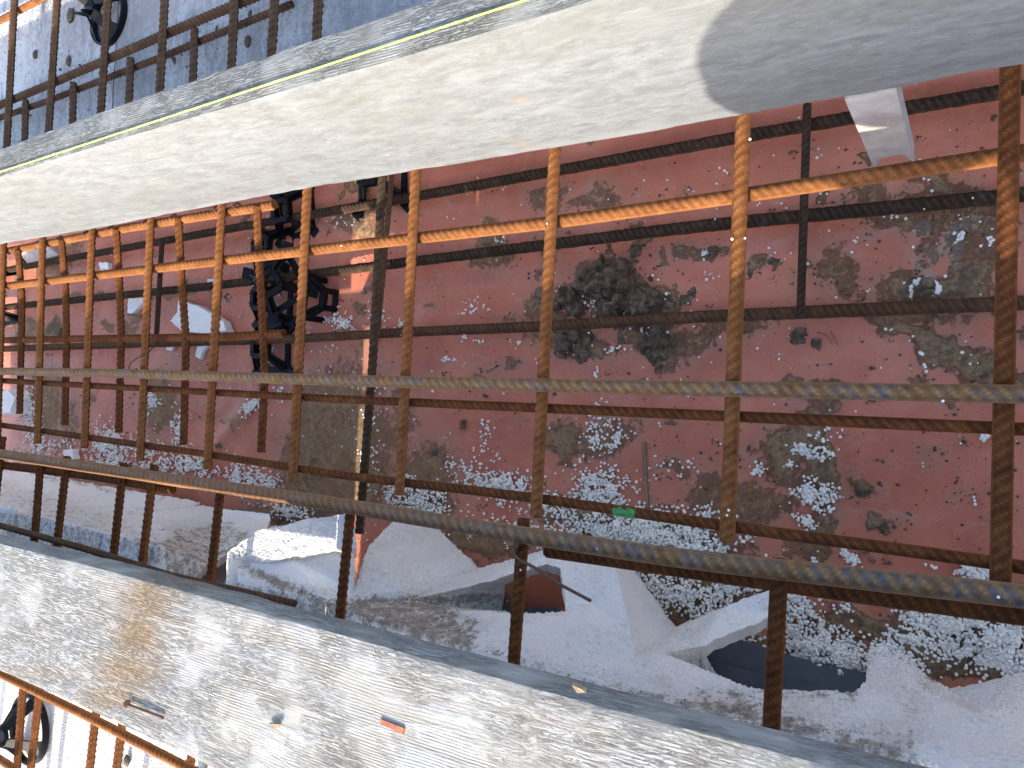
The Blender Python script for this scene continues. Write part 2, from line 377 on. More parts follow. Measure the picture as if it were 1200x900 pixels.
# where mud lies: (x, y, rx, ry, turn in degrees, strength) in photo units on the membrane
MUD = [(712, 332, 34, 28, 20, 1.2), (762, 352, 32, 20, 0, 1.2), (650, 350, 30, 20, -20, 0.8), (640, 385, 40, 22, 0, .75), (680, 400, 34, 22, 20, .9),
       (765, 402, 34, 22, 20, 1.0), (835, 388, 100, 16, -3, .72), (600, 380, 26, 6, 0, .5), (578, 290, 20, 26, 0, .9), (570, 305, 28, 12, 0, .5),
       (645, 300, 16, 18, 0, .6), (640, 225, 26, 16, 0, .66), (700, 232, 44, 14, -8, .6), (750, 288, 12, 12, 0, .8), (744, 290, 10, 12, 0, .9), (783, 300, 14, 16, 0, .55),
       (822, 294, 20, 14, 0, .7), (902, 307, 12, 12, 0, .95), (894, 318, 8, 8, 0, .8), (990, 320, 30, 30, 0, .70), (950, 330, 30, 6, -30, .5), (1000, 345, 12, 14, 0, .5),
       (1045, 240, 60, 26, 20, .75), (1090, 215, 40, 20, 40, .75), (1120, 250, 60, 30, 30, .72), (1100, 285, 40, 20, 0, .55), (1155, 300, 30, 46, 0, .66), (1085, 343, 62, 26, 0, .95),
       (1140, 340, 40, 26, 0, .95), (1060, 378, 50, 14, 16, .85), (1110, 408, 60, 20, 32, .92), (1150, 430, 34, 24, 30, .92), (1190, 450, 26, 16, 20, .7), (1195, 395, 20, 20, 0, .6),
       (925, 530, 50, 30, -10, .85), (955, 505, 26, 22, 0, .85), (962, 545, 22, 34, 0, .95), (962, 620, 22, 60, 0, .72), (880, 590, 50, 28, 0, .72), (830, 575, 34, 30, 20, .66), (845, 600, 30, 20, 0, .7),
       (820, 590, 20, 16, 0, .5), (700, 520, 40, 20, -20, .72), (660, 520, 20, 20, 0, .85), (790, 548, 24, 10, 0, .6), (725, 510, 30, 12, 0, .65), (740, 497, 14, 14, 0, .5),
       (395, 505, 62, 80, 5, .85), (360, 560, 40, 40, 0, .9), (425, 560, 40, 44, 0, .80), (505, 560, 36, 44, 0, .80), (470, 500, 22, 50, 25, .6), (400, 430, 30, 30, 0, .5), (420, 400, 18, 40, 0, .45),
       (185, 470, 20, 40, 0, .8), (210, 425, 30, 10, 0, .4), (60, 470, 22, 40, 0, .8), (85, 500, 14, 40, 0, .6), (35, 390, 18, 16, 0, .9), (68, 387, 10, 12, 0, 1.1), (150, 385, 12, 8, 0, .7),
       (265, 490, 16, 10, 0, .5), (210, 340, 50, 8, -4, .7), (100, 350, 60, 6, -6, .6), (70, 315, 30, 14, 0, .6), (375, 255, 14, 10, 0, .7), (425, 262, 30, 18, 10, .8), (440, 250, 40, 10, 0, .6), (418, 220, 14, 8, 0, .9), (470, 232, 60, 8, -10, .5),
       (300, 300, 18, 20, 0, .6), (945, 640, 30, 16, 0, .6), (1008, 580, 12, 12, 0, .75), (1035, 617, 10, 9, 0, 1.0), (1055, 614, 10, 8, 0, .6), (965, 470, 24, 18, 0, .75), (940, 455, 14, 8, 0, .7), (1076, 455, 18, 10, 0, .7),
       (595, 430, 16, 6, -30, .6), (570, 430, 20, 6, 10, .5), (565, 445, 8, 4, 0, .7), (1100, 530, 26, 12, 20, .42), (700, 505, 14, 20, 0, .5), (765, 600, 70, 12, 4, .55),
       (780, 640, 90, 34, 8, .95), (690, 600, 60, 20, 8, .9), (930, 790, 60, 24, 10, .9), (1010, 740, 60, 18, 12, .95), (1090, 765, 50, 24, 10, .95), (1140, 780, 50, 24, 0, 1.0), (870, 690, 60, 20, 0, .7), (1050, 740, 20, 20, 0, .8), (800, 690, 40, 30, 20, 1.1),
       (470, 690, 90, 24, -4, 1.1), (350, 600, 60, 12, 0, 1.1), (560, 640, 60, 14, 6, .8), (870, 760, 40, 20, 0, .7), (1180, 760, 40, 30, 0, .8), (980, 700, 30, 8, 10, .5), (1130, 585, 40, 5, 6, .45)]
FILM = [(1085, 262, 20, 7, -8, 1.0), (1125, 275, 18, 20, 30, .95), (1090, 300, 34, 14, 20, .8), (1136, 300, 8, 18, 0, .9), (1125, 318, 14, 4, 0, .9), (1108, 285, 26, 8, 10, .8), (1105, 532, 26, 8, 20, .5), (845, 325, 10, 4, 0, .7), (690, 220, 16, 10, -30, .7), (745, 225, 24, 8, -20, .6), (300, 300, 10, 20, 20, .6)]
rsm = np.random.RandomState(42)
for _ in range(230):
    q = rsm.rand() ** 2
    MUD.append((rsm.uniform(20, 1200), rsm.uniform(110, 760), 2.5 + 9 * q, 2 + 6 * q, rsm.uniform(-40, 40), rsm.uniform(.45, .8)))
def paint(V, L, soft=1.0):
    out = np.zeros(len(V))
    wob = np.stack([fbm(np.stack([V[:, 0] * 22, V[:, 1] * 22, V[:, 0] * 0 + 3], 1), 4) - .5, fbm(np.stack([V[:, 0] * 22, V[:, 1] * 22, V[:, 0] * 0 + 9], 1), 4) - .5], 1) * 0.075
    for cx, cy, rx, ry, a, s in L:
        c = at(cx, cy, HM)[:2]; ca, sa = math.cos(math.radians(a)), math.sin(math.radians(a))
        ex = at(cx + rx * ca, cy + rx * sa, HM)[:2] - c; ey = at(cx - ry * sa, cy + ry * ca, HM)[:2] - c
        q = (V[:, :2] + wob - c); A = np.linalg.inv(np.stack([ex, ey], 1)); u = q @ A.T
        d = np.sqrt((u ** 2).sum(1))
        out = np.maximum(out, s * np.clip(1.40 - d * 0.80 * soft, 0, 1.0))
    return out
mud = paint(V, MUD); film = paint(V, FILM)
m3 = np.clip((mud - 0.45) / 0.5, 0, 1)
V[:, 2] += m3 * (0.0015 + 0.007 * fbm(V * 55, 4) * np.clip(mud, 0, 1))
memb = link_mesh('waterproof_membrane', V, F, M_MEMB)
for nm, a in (('mud', mud), ('film', film)):
    at_ = memb.data.attributes.new(nm, 'FLOAT', 'POINT'); at_.data.foreach_set('value', a.astype(np.float32))
tag(memb, 'red brown waterproof sheet smeared with mud along the trench bottom', 'membrane')

def mz(x, y): return float(memb_z(np.array([[x, y, 0.0]]))[0])

# ------------------------------------------------------------------ rebars
def tube(P, r, sides=12, ribs=True, pitch=0.0105, amp=0.24, ds=0.0019, caps=True, jitter=0.0, far_x=-1.5):
    P = np.asarray(P, float)
    # resample finely (coarser far off)
    L = np.r_[0, np.cumsum(np.linalg.norm(np.diff(P, axis=0), axis=1))]
    s = [0.0]
    while s[-1] < L[-1]:
        x = np.interp(s[-1], L, P[:, 0])
        if not ribs: st = 0.012
        else: st = ds if -far_x * -1 < x < 0.30 else (0.004 if x > -2.8 and x <= 0.3 else 0.02)
        s.append(s[-1] + st)
    s = np.clip(np.array(s), 0, L[-1])
    if len(P) > 2:          # round the corners by a smooth spline-ish filter
        C = np.stack([np.interp(s, L, P[:, k]) for k in range(3)], 1)
        n = max(3, int(len(s) * 0.05)) | 1
        if n > 3:
            Cp = np.concatenate([2 * C[:1] - C[1:n // 2 + 1][::-1], C, 2 * C[-1:] - C[-n // 2:-1][::-1]])[:len(C) + n - 1]
            C = np.stack([np.convolve(Cp[:, k], np.ones(n) / n, 'valid')[:len(C)] for k in range(3)], 1)
    else:
        C = np.stack([np.interp(s, L, P[:, k]) for k in range(3)], 1)
    T = np.gradient(C, axis=0); T /= np.maximum(np.linalg.norm(T, axis=1, keepdims=True), 1e-12)
    up = np.array([0, 0, 1.0]) if abs(T[0, 2]) < 0.9 else np.array([0, 1.0, 0])
    A = np.cross(T, up); A /= np.linalg.norm(A, axis=1, keepdims=True); B = np.cross(A, T)
    th = np.arange(sides) / sides * 2 * math.pi
    rr = np.full((len(s), sides), r); rib = np.zeros((len(s), sides))
    if ribs:
        half = np.floor(th / math.pi)
        ph = s[:, None] / pitch + np.where(half == 0, th, -(th - math.pi)) [None, :] * 0.42 * 1.0 + 0.5 * half[None, :]
        fr = ph - np.floor(ph); pul = np.exp(-((fr - 0.5) / 0.17) ** 2)
        lon = np.exp(-((np.minimum(th % math.pi, math.pi - th % math.pi)) / 0.22) ** 2)[None, :]
        rib = np.maximum(pul * np.sin(th % math.pi)[None, :] ** 0.6, lon)
        rr = r * (0.94 + amp * rib)
    if jitter:
        rr = rr * (1 + jitter * (fbm(np.stack([s[:, None] * 160 + 0 * th, np.cos(th)[None, :] * 2 + 0 * s[:, None], np.sin(th)[None, :] * 2 + 0 * s[:, None]], -1), 3) - .5) * 2)
    V = C[:, None, :] + rr[..., None] * (np.cos(th)[None, :, None] * A[:, None, :] + np.sin(th)[None, :, None] * B[:, None, :])
    n = len(s); V = V.reshape(-1, 3)
    i = np.arange(n - 1)[:, None] * sides; j = np.arange(sides)[None, :]; jn = (j + 1) % sides
    F = np.stack([i + j, i + jn, i + sides + jn, i + sides + j], -1).reshape(-1, 4)
    side = (0.5 + 0.5 * np.sin(th))[None, :] + 0 * s[:, None]      # 1 = upper side
    rib = rib.ravel(); side = side.ravel()
    if caps:
        V = np.vstack([V, C[0], C[-1]]); a, b = len(V) - 2, len(V) - 1; j = np.arange(sides); jn = (j + 1) % sides
        F = np.vstack([F, np.stack([np.full(sides, a), jn, j, j * 0 + a], 1)[:, [0, 1, 2, 2]], np.stack([np.full(sides, b), (n - 1) * sides + j, (n - 1) * sides + jn, (n - 1) * sides + jn], 1)])
        rib = np.r_[rib, 0, 0]; side = np.r_[side, .5, .5]
    return V, F, rib, side

def tube_faces_clean(V, F):
    tri = F[:, 2] == F[:, 3]
    return [tuple(f) for f in F[~tri]] + [tuple(f[:3]) for f in F[tri]]

def build_tube(name, P, r, mat, parent=None, **kw):
    V, F, rib, side = tube(P, r, **kw)
    c = np.asarray(P, float).mean(0)
    if parent is not None: c = np.zeros(3)
    me = bpy.data.meshes.new(name)
    tri = F[:, 2] == F[:, 3]; Q = F[~tri]; T3 = F[tri][:, :3]
    loops = np.concatenate([Q.ravel(), T3.ravel()]).astype(np.int32)
    tot = np.r_[np.full(len(Q), 4), np.full(len(T3), 3)].astype(np.int32)
    me.vertices.add(len(V)); me.vertices.foreach_set('co', (V - c).ravel())
    me.loops.add(len(loops)); me.loops.foreach_set('vertex_index', loops)
    me.polygons.add(len(tot)); me.polygons.foreach_set('loop_start', np.r_[0, np.cumsum(tot)[:-1]].astype(np.int32)); me.polygons.foreach_set('loop_total', tot)
    me.update(calc_edges=True)
    me.polygons.foreach_set('use_smooth', np.r_[np.full(len(Q), True), np.full(len(T3), False)])
    for nm, a in (('rib', rib), ('side', side), ('wx', V[:, 0])):
        t = me.attributes.new(nm, 'FLOAT', 'POINT'); t.data.foreach_set('value', a.astype(np.float32))
    me.materials.append(mat)
    o = bpy.data.objects.new(name, me); COL.objects.link(o); o.location = c
    if parent is not None: o.parent = parent
    return o

def wob(P, amp=0.0015, n=9):
    """rolled bars are never perfectly straight"""
    P = np.asarray(P, float); t = np.linspace(0, 1, n); k = np.linspace(0, 1, len(P))
    Q = np.stack([np.interp(t, k, P[:, j]) for j in range(3)], 1)
    Q[1:-1, 1:] += (np.array([[random.uniform(-1, 1), random.uniform(-1, 1)] for _ in range(n - 2)])) * amp
    return Q
GL = 'long rebars laid along the trench'
def long_bar(pts, H, r, mat, label, x0=None, x1=None, group=GL, amp=0.0012, dH=None, **kw):
    P = [at(x, y, H if dH is None else dH[i]) for i, (x, y) in enumerate(pts)]
    P = np.array(P)
    if x0 is not None: P = np.vstack([P[0] + (P[1] - P[0]) / (P[1, 0] - P[0, 0]) * (x0 - P[0, 0]), P])
    if x1 is not None: P = np.vstack([P, P[-1] + (P[-1] - P[-2]) / (P[-1, 0] - P[-2, 0]) * (x1 - P[-1, 0])])
    o = build_tube('rebar', P, r, mat, **kw)
    tag(o, label, 'rebar', group); return o
long_bar([(0, 296), (150, 267), (322, 240)], .783, .0068, M_ORANGE, 'short orange rebar end right under the upper board at far left', x0=-3.4)
long_bar([(0, 336), (400, 289), (645, 261), (870, 229), (1200, 179)], .783, .0068, M_ORANGE, 'bright orange ribbed rebar running long under the upper board, partly sunlit', x0=-3.4, x1=.9)
long_bar([(27, 313), (270, 268), (500, 228), (870, 160), (1200, 103)], 1.135, .0085, M_DARK, 'dark muddy rebar nearest the upper board, low above the membrane', x0=-3.4, x1=.9, jitter=.10)
long_bar([(27, 358), (260, 334), (480, 307), (800, 267), (1200, 228)], 1.135, .0085, M_DARK, 'dark muddy rebar just above the big mud heap, low over the membrane', x0=-3.4, x1=.9, jitter=.10)
long_bar([(27, 408), (170, 403), (330, 398), (480, 389), (645, 382), (800, 372), (1200, 355)], 1.13, .0080, M_OLD, 'brown muddy rebar crossing over the lower part of the mud heap', x0=-3.4, x1=.9, jitter=.08)
long_bar([(0, 399), (83, 397), (253, 395), (333, 391)], .80, .0058, M_BROWN, 'rusty rebar that ends beside the black chairs', x0=-3.4)
long_bar([(0, 435), (160, 438), (400, 446), (800, 455), (1200, 462)], .757, .0066, M_STEEL, 'long grey and ochre ribbed rebar lying across the top of the crossbars', x0=-3.4, x1=.9, pitch=.0125, amp=.26)
long_bar([(0, 446), (400, 468), (630, 478), (860, 488), (1200, 503)], .783, .0048, M_BROWN, 'thin brown rebar just below the grey and ochre bar', x0=-3.4, x1=.9)
long_bar([(0, 498), (240, 532), (400, 557), (625, 583), (860, 618), (1100, 650), (1200, 665)], .783, .0050, M_BROWN, 'thin brown rebar with green paint mark under the crossbar ends', x0=-3.4, x1=.9)
long_bar([(0, 532), (400, 592), (630, 630), (800, 655), (1200, 699)], .750, .0085, M_STEEL2, 'thickest grey ribbed rebar lying along the foam edge', x0=-3.4, x1=.9, pitch=.0135, amp=.26)
long_bar([(640, 645), (800, 668), (1000, 696), (1200, 722)], .772, .0070, M_BROWN, 'rusty rebar tucked beneath the thickest bar at right', x1=.9)
long_bar([(0, 545), (110, 558), (203, 574)], .775, .0070, M_BROWN, 'short rusty rebar end tucked beneath the thickest bar at far left', x0=-3.4)
long_bar([(0, 616), (100, 643), (200, 675), (345, 708)], .752, .0055, M_OLD, 'thin rebar along the inner edge of the lower board', x0=-3.4)
long_bar([(0, 790), (100, 838), (210, 895)], .745, .0070, M_ORANGE, 'sunlit rebar behind the lower board at bottom left', x0=-3.4, x1=.9)
long_bar([(-20, 878), (20, 903)], .745, .0070, M_ORANGE, 'rebar cut by the bottom left corner of the photo', x0=-3.4, x1=.9)
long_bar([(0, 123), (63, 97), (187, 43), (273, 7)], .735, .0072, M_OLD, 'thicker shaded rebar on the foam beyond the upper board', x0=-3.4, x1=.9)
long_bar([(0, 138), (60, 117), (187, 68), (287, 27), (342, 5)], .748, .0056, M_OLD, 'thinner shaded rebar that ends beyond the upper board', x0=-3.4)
long_bar([(0, 24), (40, 3)], .735, .0064, M_ORANGE, 'sunlit rebar at the top left corner of the photo', x0=-3.4, x1=.9)

GT = 'crossbars over the trench'
ORD = ['first', 'second', 'third', 'fourth', 'fifth', 'sixth', 'seventh', 'eighth', 'ninth', 'tenth', 'eleventh']
def cross(pts, H, r, mat, label, ext_top=0.0, ext_bot=0.0, group=GT, dH=None, **kw):
    P = np.array([at(x, y, H if dH is None else dH[i]) for i, (x, y) in enumerate(pts)])
    d = P[0] - P[1]; d /= np.linalg.norm(d); e = P[-1] - P[-2]; e /= np.linalg.norm(e)
    if ext_top: P = np.vstack([P[0] + d * ext_top, P])
    if ext_bot: P = np.vstack([P, P[-1] + e * ext_bot])
    o = build_tube('rebar', P, r, mat, **kw); tag(o, label, 'rebar', group); return o
T = [((1184, 80), (1172, 688), 'wide rusty crossbar nearest the right edge of the photo', .0068), ((871, 137), (852, 635), 'crossbar right of the mud heap, second from the right edge', .0068),
     ((650, 180), (628, 605), 'crossbar passing just left of the big mud heap', .0068), ((487, 208), (468, 580), 'crossbar right of the dark slanting bar', .0066),
     ((360, 230), (343, 565), 'crossbar over the black chairs with a sunlit lower tip', .0068), ((260, 245), (243, 550), 'crossbar over the right end of the foam scrap', .0066),
     ((177, 258), (164, 540), 'straight crossbar left of the foam scrap', .0064), ((108, 272), (99, 525), 'straight crossbar, second from the left edge group', .0064),
     ((50, 283), (44, 520), 'straight crossbar close to the left edge', .0064), ((4, 290), (-3, 515), 'crossbar right at the left edge of the photo', .0064)]
for a, b, lab, r in T:
    cross([a, b], .770, r, M_ORANGE if a[0] < 1000 else M_BROWN, lab, ext_top=.10)
TB = [([(301, 240), (303, 290), (308, 380), (310, 440), (306, 530)], 'bent crossbar beside the black chairs, left of the sunlit tipped one'),
      ([(209, 255), (213, 330), (218, 400), (216, 480), (215, 521)], 'bent crossbar over the left part of the foam scrap'),
      ([(136, 268), (140, 330), (142, 400), (139, 507)], 'bent crossbar with the small foam crumb behind it'),
      ([(72, 280), (77, 340), (78, 400), (76, 498)], 'bent crossbar above the dark mud ball at left'),
      ([(21, 292), (26, 350), (25, 400), (23, 485)], 'bent crossbar nearest the left edge')]
for pts, lab in TB:
    cross(pts, .80, .0062, M_BROWN, lab, dH=[.775] + [.797] * (len(pts) - 2) + [.80], group='bent crossbars at the left')
GB = 'crossbars running from the foam edge under the lower board'
B = [((48, 537), (40, 640), 'first stub bar of the left pair under the lower board'), ((79, 535), (66, 645), 'second stub bar of the left pair under the lower board'),
     ((145, 543), (132, 660), 'bar under the lower board with a sunlit tip, left of its twin'), ((181, 545), (165, 673), 'bar under the lower board beside the short bar end'),
     ((259, 568), (246, 687), 'bar standing before the sunlit rough foam'), ((412, 587), (399, 717), 'bar passing left of the first foam wedge'),
     ((614, 608), (603, 763), 'bar with the tie wire and its long loose tail'), ((914, 655), (905, 828), 'bar in front of the grey sheet at right'), ((3, 512), (-9, 620), 'bar at the left edge crossing the thick bar end')]
for a, b, lab in B:
    cross([a, b], .765, .0072 if a[0] > 500 else .0068, M_BROWN, lab, ext_bot=.85, group=GB)
GU = 'shaded crossbars on the foam beyond the upper board'
U = [((17, 0), (8, 170), 'leftmost shaded crossbar beyond the upper board'), ((67, 0), (57, 153), 'shaded crossbar left of the round black chair'), ((125, 23), (118, 133), 'shaded crossbar standing in the round black chair'),
     ((193, 0), (187, 108), 'shaded crossbar right of the round black chair'), ((275, 0), (271, 80), 'shaded crossbar at the splice beyond the upper board'), ((322, 0), (318, 65), 'shaded crossbar at the tip of the thinner long bar'), ((373, 0), (371, 47), 'shaded crossbar at the muddy corner beyond the upper board')]
for a, b, lab in U:
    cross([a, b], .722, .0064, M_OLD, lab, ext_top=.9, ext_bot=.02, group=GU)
US = [((30, 117), (29, 163), 'leftmost short bar stub against the upper board'), ((86, 97), (85, 143), 'second short bar stub from the left'), ((153, 68), (151, 122), 'third short bar stub from the left'), ((228, 33), (226, 95), 'rightmost short bar stub against the upper board')]
for a, b, lab in US:
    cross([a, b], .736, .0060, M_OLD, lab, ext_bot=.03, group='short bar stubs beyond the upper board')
cross([(448, 205), (437, 420), (421, 625)], .82, .0062, M_DARK, 'dark grey thick bar slanting across the trench beside the sunlit patch', group='dark cross pieces', jitter=.05)
cross([(457, 230), (442, 396)], 1.10, .0052, M_OLD, 'thin rusty rod low beside the dark thick bar', group='dark cross pieces', ext_top=.08)
cross([(190, 280), (183, 400)], 1.10, .0060, M_DARK, 'thin dark rod low behind the foam scrap', group='dark cross pieces')
cross([(946, 122), (938, 373)], 1.112, .0050, M_DARK, 'thin dark rod low at the right, across the muddy bars', group='dark cross pieces')
# green paint splash: a thin skin on the thin brown bar
p0, p1 = at(720, 598.2, .783), at(746, 601.8, .783)
g = build_tube('paint_mark', [p0, p1], .0058, M_GREEN, ribs=True, amp=.06, jitter=.08)
tag(g, 'bright green paint mark sprayed on the thin brown bar', 'paint mark')

# ------------------------------------------------------------------ boards
def board(name, x0, x1, y0, y1, z0, z1, mats, nx, ny, nz, bow=0.0, round_=0.002, rough=0.0012):
    """a closed box with fine faces, eased arrises and an uneven surface; mats: [face -y, top, others]"""
    import bmesh
    V = []; F = []; MI = []
    def sheet(o, u, v, nu, nv, mi):
        b = len(V)
        for i in range(nu + 1):
            for j in range(nv + 1):
                V.append(np.array(o) + np.array(u) * (i / nu) + np.array(v) * (j / nv))
        for i in range(nu):
            for j in range(nv):
                a = b + i * (nv + 1) + j; F.append((a, a + nv + 1, a + nv + 2, a + 1)); MI.append(mi)
    dx, dy, dz = x1 - x0, y1 - y0, z1 - z0
    sheet((x0, y0, z0), (dx, 0, 0), (0, 0, dz), nx, nz, 0)            # -y
    sheet((x0, y1, z1), (dx, 0, 0), (0, 0, -dz), nx, nz, 2)          # +y
    sheet((x0, y0, z1), (dx, 0, 0), (0, dy, 0), nx, ny, 1)            # top
    sheet((x0, y1, z0), (dx, 0, 0), (0, -dy, 0), nx, ny, 2)          # bottom
    sheet((x0, y1, z0), (0, -dy, 0), (0, 0, dz)[::1], ny, nz, 2) if False else None
    b = len(V)
    V = np.array(V)
    # ends
    for xe, flipf in ((x0, False), (x1, True)):
        b = len(V); E = []
        for j in range(ny + 1):
            for k in range(nz + 1):
                E.append((xe, y0 + dy * j / ny, z0 + dz * k / nz))
        V = np.vstack([V, np.array(E)])
        for j in range(ny):
            for k in range(nz):
                a = b + j * (nz + 1) + k; f = (a, a + 1, a + nz + 2, a + nz + 1)
                F.append(f if not flipf else f[::-1]); MI.append(2)
    # ease the arrises
    ey = np.minimum(V[:, 1] - y0, y1 - V[:, 1]); ez = np.minimum(V[:, 2] - z0, z1 - V[:, 2])
    on_e = (ey < 1e-6) & (ez < 1e-6)
    chip = 0.6 + 2.2 * np.clip(fbm(np.stack([V[:, 0] * 22, V[:, 1] * 9, V[:, 2] * 9], 1), 4) - .45, 0, 1)
    sy = np.where(V[:, 1] - y0 < 1e-6, 1, -1); sz = np.where(V[:, 2] - z0 < 1e-6, 1, -1)
    V[on_e, 1] += (sy * round_ * chip)[on_e]; V[on_e, 2] += (sz * round_ * chip)[on_e]
    n = fbm(np.stack([V[:, 0] * 7, V[:, 1] * 30, V[:, 2] * 30], 1), 4) - .5
    V[:, 2] += n * rough * np.sign(V[:, 2] - (z0 + z1) / 2); V[:, 1] += n * rough * np.sign(V[:, 1] - (y0 + y1) / 2)
    V[:, 1] += bow * np.sin((V[:, 0] - x0) * 1.3) + 0.002 * np.sin(V[:, 0] * 5.2)
    V[:, 2] += bow * np.sin((V[:, 0] - x0) * 1.7 + 1)
    c = np.array([(x0 + x1) / 2, (y0 + y1) / 2, z0])
    o = link_mesh(name, V, F, None, smooth=True, loc=tuple(c))
    for m in mats: o.data.materials.append(m)
    o.data.polygons.foreach_set('material_index', np.array(MI, dtype=np.int32))
    import bmesh as bm_
    bm = bm_.new(); bm.from_mesh(o.data); bm_.ops.remove_doubles(bm, verts=bm.verts, dist=1e-5); bm.normal_update(); bm.to_mesh(o.data); bm.free()
    try: o.data.set_sharp_from_angle(angle=math.radians(50))
    except Exception: pass
    Vw = np.empty(len(o.data.vertices) * 3); o.data.vertices.foreach_get('co', Vw); Vw = Vw.reshape(-1, 3) + c
    return o, Vw
def setattr_(o, nm, a):
    t = o.data.attributes.new(nm, 'FLOAT', 'POINT'); t.data.foreach_set('value', np.asarray(a, np.float32))

HU, HT = .752, .499
up, Vw = board('formwork_board', -3.6, 1.2, .3055, .3490, HM - HU, HM - HT, [M_FACE, M_GREYTOP, M_FACE], 600, 4, 40, rough=.0012, round_=.0015)
tz = np.clip((Vw[:, 2] - (HM - HU)) / (HU - HT), 0, 1); dzz = tz * .021 * np.clip(Vw[:, 0] + .7, -1.2, 1.2)
Vw[:, 2] += dzz
# a shallow saw groove along the back of the top edge
co = Vw - np.array(up.location); up.data.vertices.foreach_set('co', co.ravel()); up.data.update()
edge = np.exp(-((Vw[:, 2] - (HM - HU)) / .014) ** 2) * (fbm(np.stack([Vw[:, 0] * 9, Vw[:, 0] * 0, Vw[:, 2] * 60], 1), 3) > .36)
st = at(600, 163, .80)
# rust print left by a rebar once leaned on the face
stx, stz = [], []
ray = lambda x, y: at(x, y, 1.0) - np.array([0, 0, HM])
def on_y(x, y, Y):
    r = ray(x, y); t = Y / r[1]; return np.array([r[0] * t, Y, HM + r[2] * t])
A_, B_ = on_y(600, 163, .3055), on_y(650, 182, .3055)
d = B_ - A_; tt = np.clip(((Vw - A_) @ d) / (d @ d), 0, 1); dist = np.linalg.norm(Vw - (A_ + tt[:, None] * d), axis=1)
print_ = np.clip(1.3 - dist / .009, 0, 1) * (0.6 + .4 * np.sin(Vw[:, 0] * 2 * math.pi / .008))
C_ = on_y(612, 114, .3055); print_ = np.maximum(print_, np.clip(1 - np.linalg.norm((Vw - C_) * [1, 1, 1.6], axis=1) / .016, 0, 1))
setattr_(up, 'edge', edge); setattr_(up, 'stain', print_)
tag(up, 'tall grey formwork board standing on edge with string along its top', 'board', 'formwork boards beside the trench')

H0 = .55
lo, Vw = board('formwork_board', -3.6, 1.2, -.402, -.222, HM - H0 - .042, HM - H0, [M_SAW, M_SAW, M_SAWTOP], 600, 40, 6, rough=.0018, round_=.0010)
stn = np.zeros(len(Vw))
for cx, cy, rx, ry, s in ((170, 705, 36, 30, .9), (160, 745, 30, 34, 1.0), (150, 785, 42, 26, .9), (130, 815, 40, 16, .8), (190, 690, 60, 16, .5), (40, 790, 60, 10, .3), (1030, 885, 26, 6, .9)):
    c = at(cx, cy, H0)[:2]; ex = at(cx + rx, cy, H0)[:2] - c; ey = at(cx, cy + ry, H0)[:2] - c
    A = np.linalg.inv(np.stack([ex, ey], 1)); u = (Vw[:, :2] - c + .02 * (fbm(Vw * 30, 3) - .5)[:, None]) @ A.T
    stn = np.maximum(stn, s * np.clip(1.35 - np.sqrt((u ** 2).sum(1)), 0, 1))
setattr_(lo, 'stain', stn)
tag(lo, 'flat sawn board caked with cement, brown stained at left, across the lower side', 'board', 'formwork boards beside the trench')

# string along the top of the upper board
P = np.array([[x, .3625 + .0, HM - HT + .0035] for x in (-3.6, 1.2)])
a, b = at(0, 203, .509), at(628, 0, .492)
d = (b - a) / (b[0] - a[0]); P = [a + d * (-3.6 - a[0]), a, b, b + d * (1.2 - b[0])]
for q in P: q[1] = min(max(q[1], .3085), .340); q[2] = HM - HT + .021 * max(-1.2, min(1.2, q[0] + .7)) + .0032
o = build_tube('string_line', P, .0009, M_STRING, ribs=False, sides=6)
tag(o, 'thin yellow green string stretched along the top of the tall board', 'string line')

# nail, staple, splinter on the lower board
zt = HM - H0
def lathe_nail(p, q, r, head):
    p, q = np.array(p), np.array(q)
    o = build_tube('shank', [p, q], r, M_WIRE, parent=None, ribs=False, sides=8)
    return o
na, nb = at(150, 826, H0 - .004), at(191, 841, H0 - .003)
n_ = empty('nail', tuple(na)); tag(n_, 'bent dark nail lying on the lower board below the brown stain', 'nail')
for nm, pp, qq, r in (('shank', na, nb, .0016), ('head', na + np.array([-.004, .001, 0]), na + np.array([-.0018, .0005, 0]), .0045)):
    o = build_tube(nm, [pp, qq], r, M_WIRE, ribs=False, sides=10); c = o.location.copy(); o.parent = n_; o.location = c - Vector(na)
# a nail hole with its little torn crater
def slab(name, quad, t, mat, parent=None):
    q = [np.array(p) for p in quad]; n = np.cross(q[1] - q[0], q[2] - q[0]); n = n / np.linalg.norm(n)
    if n[2] < 0: n = -n
    k = len(q); V = q + [p - n * t for p in q]
    F = [tuple(range(k))] + [tuple(range(2 * k - 1, k - 1, -1))] + [(i, i + k, (i + 1) % k + k, (i + 1) % k) for i in range(k)]
    c = sum(V) / len(V)
    return link_mesh(name, V, F, mat, parent, smooth=False, loc=tuple(c))
M_REDTAG = simple('rusty_strap', [(0.3, (0.16, 0.045, 0.025)), (0.7, (0.33, 0.13, 0.07))], 150, 0.7, 0.3)
h = H0 - .0035
o = slab('metal_staple', [at(444, 843, h), at(472, 854, h), at(471, 861, h), at(445, 850, h)], .006, M_REDTAG); o.location.z -= .0015; tag(o, 'small rusty red metal staple set in the lower board', 'staple')
o = slab('wood_splinter', [at(670, 803, h), at(682, 808, h - .003), at(686, 812, h), at(676, 812, h)], .003, M_STRAW); tag(o, 'tiny torn splinter on the lower board near the last shaded strip', 'splinter')
o = slab('wood_splinter', [at(315, 848, h), at(328, 849, h - .002), at(326, 853, h), at(319, 854, h)], .002, M_STRAW); tag(o, 'tiny torn wood chip at the lower middle of the flat board', 'splinter')

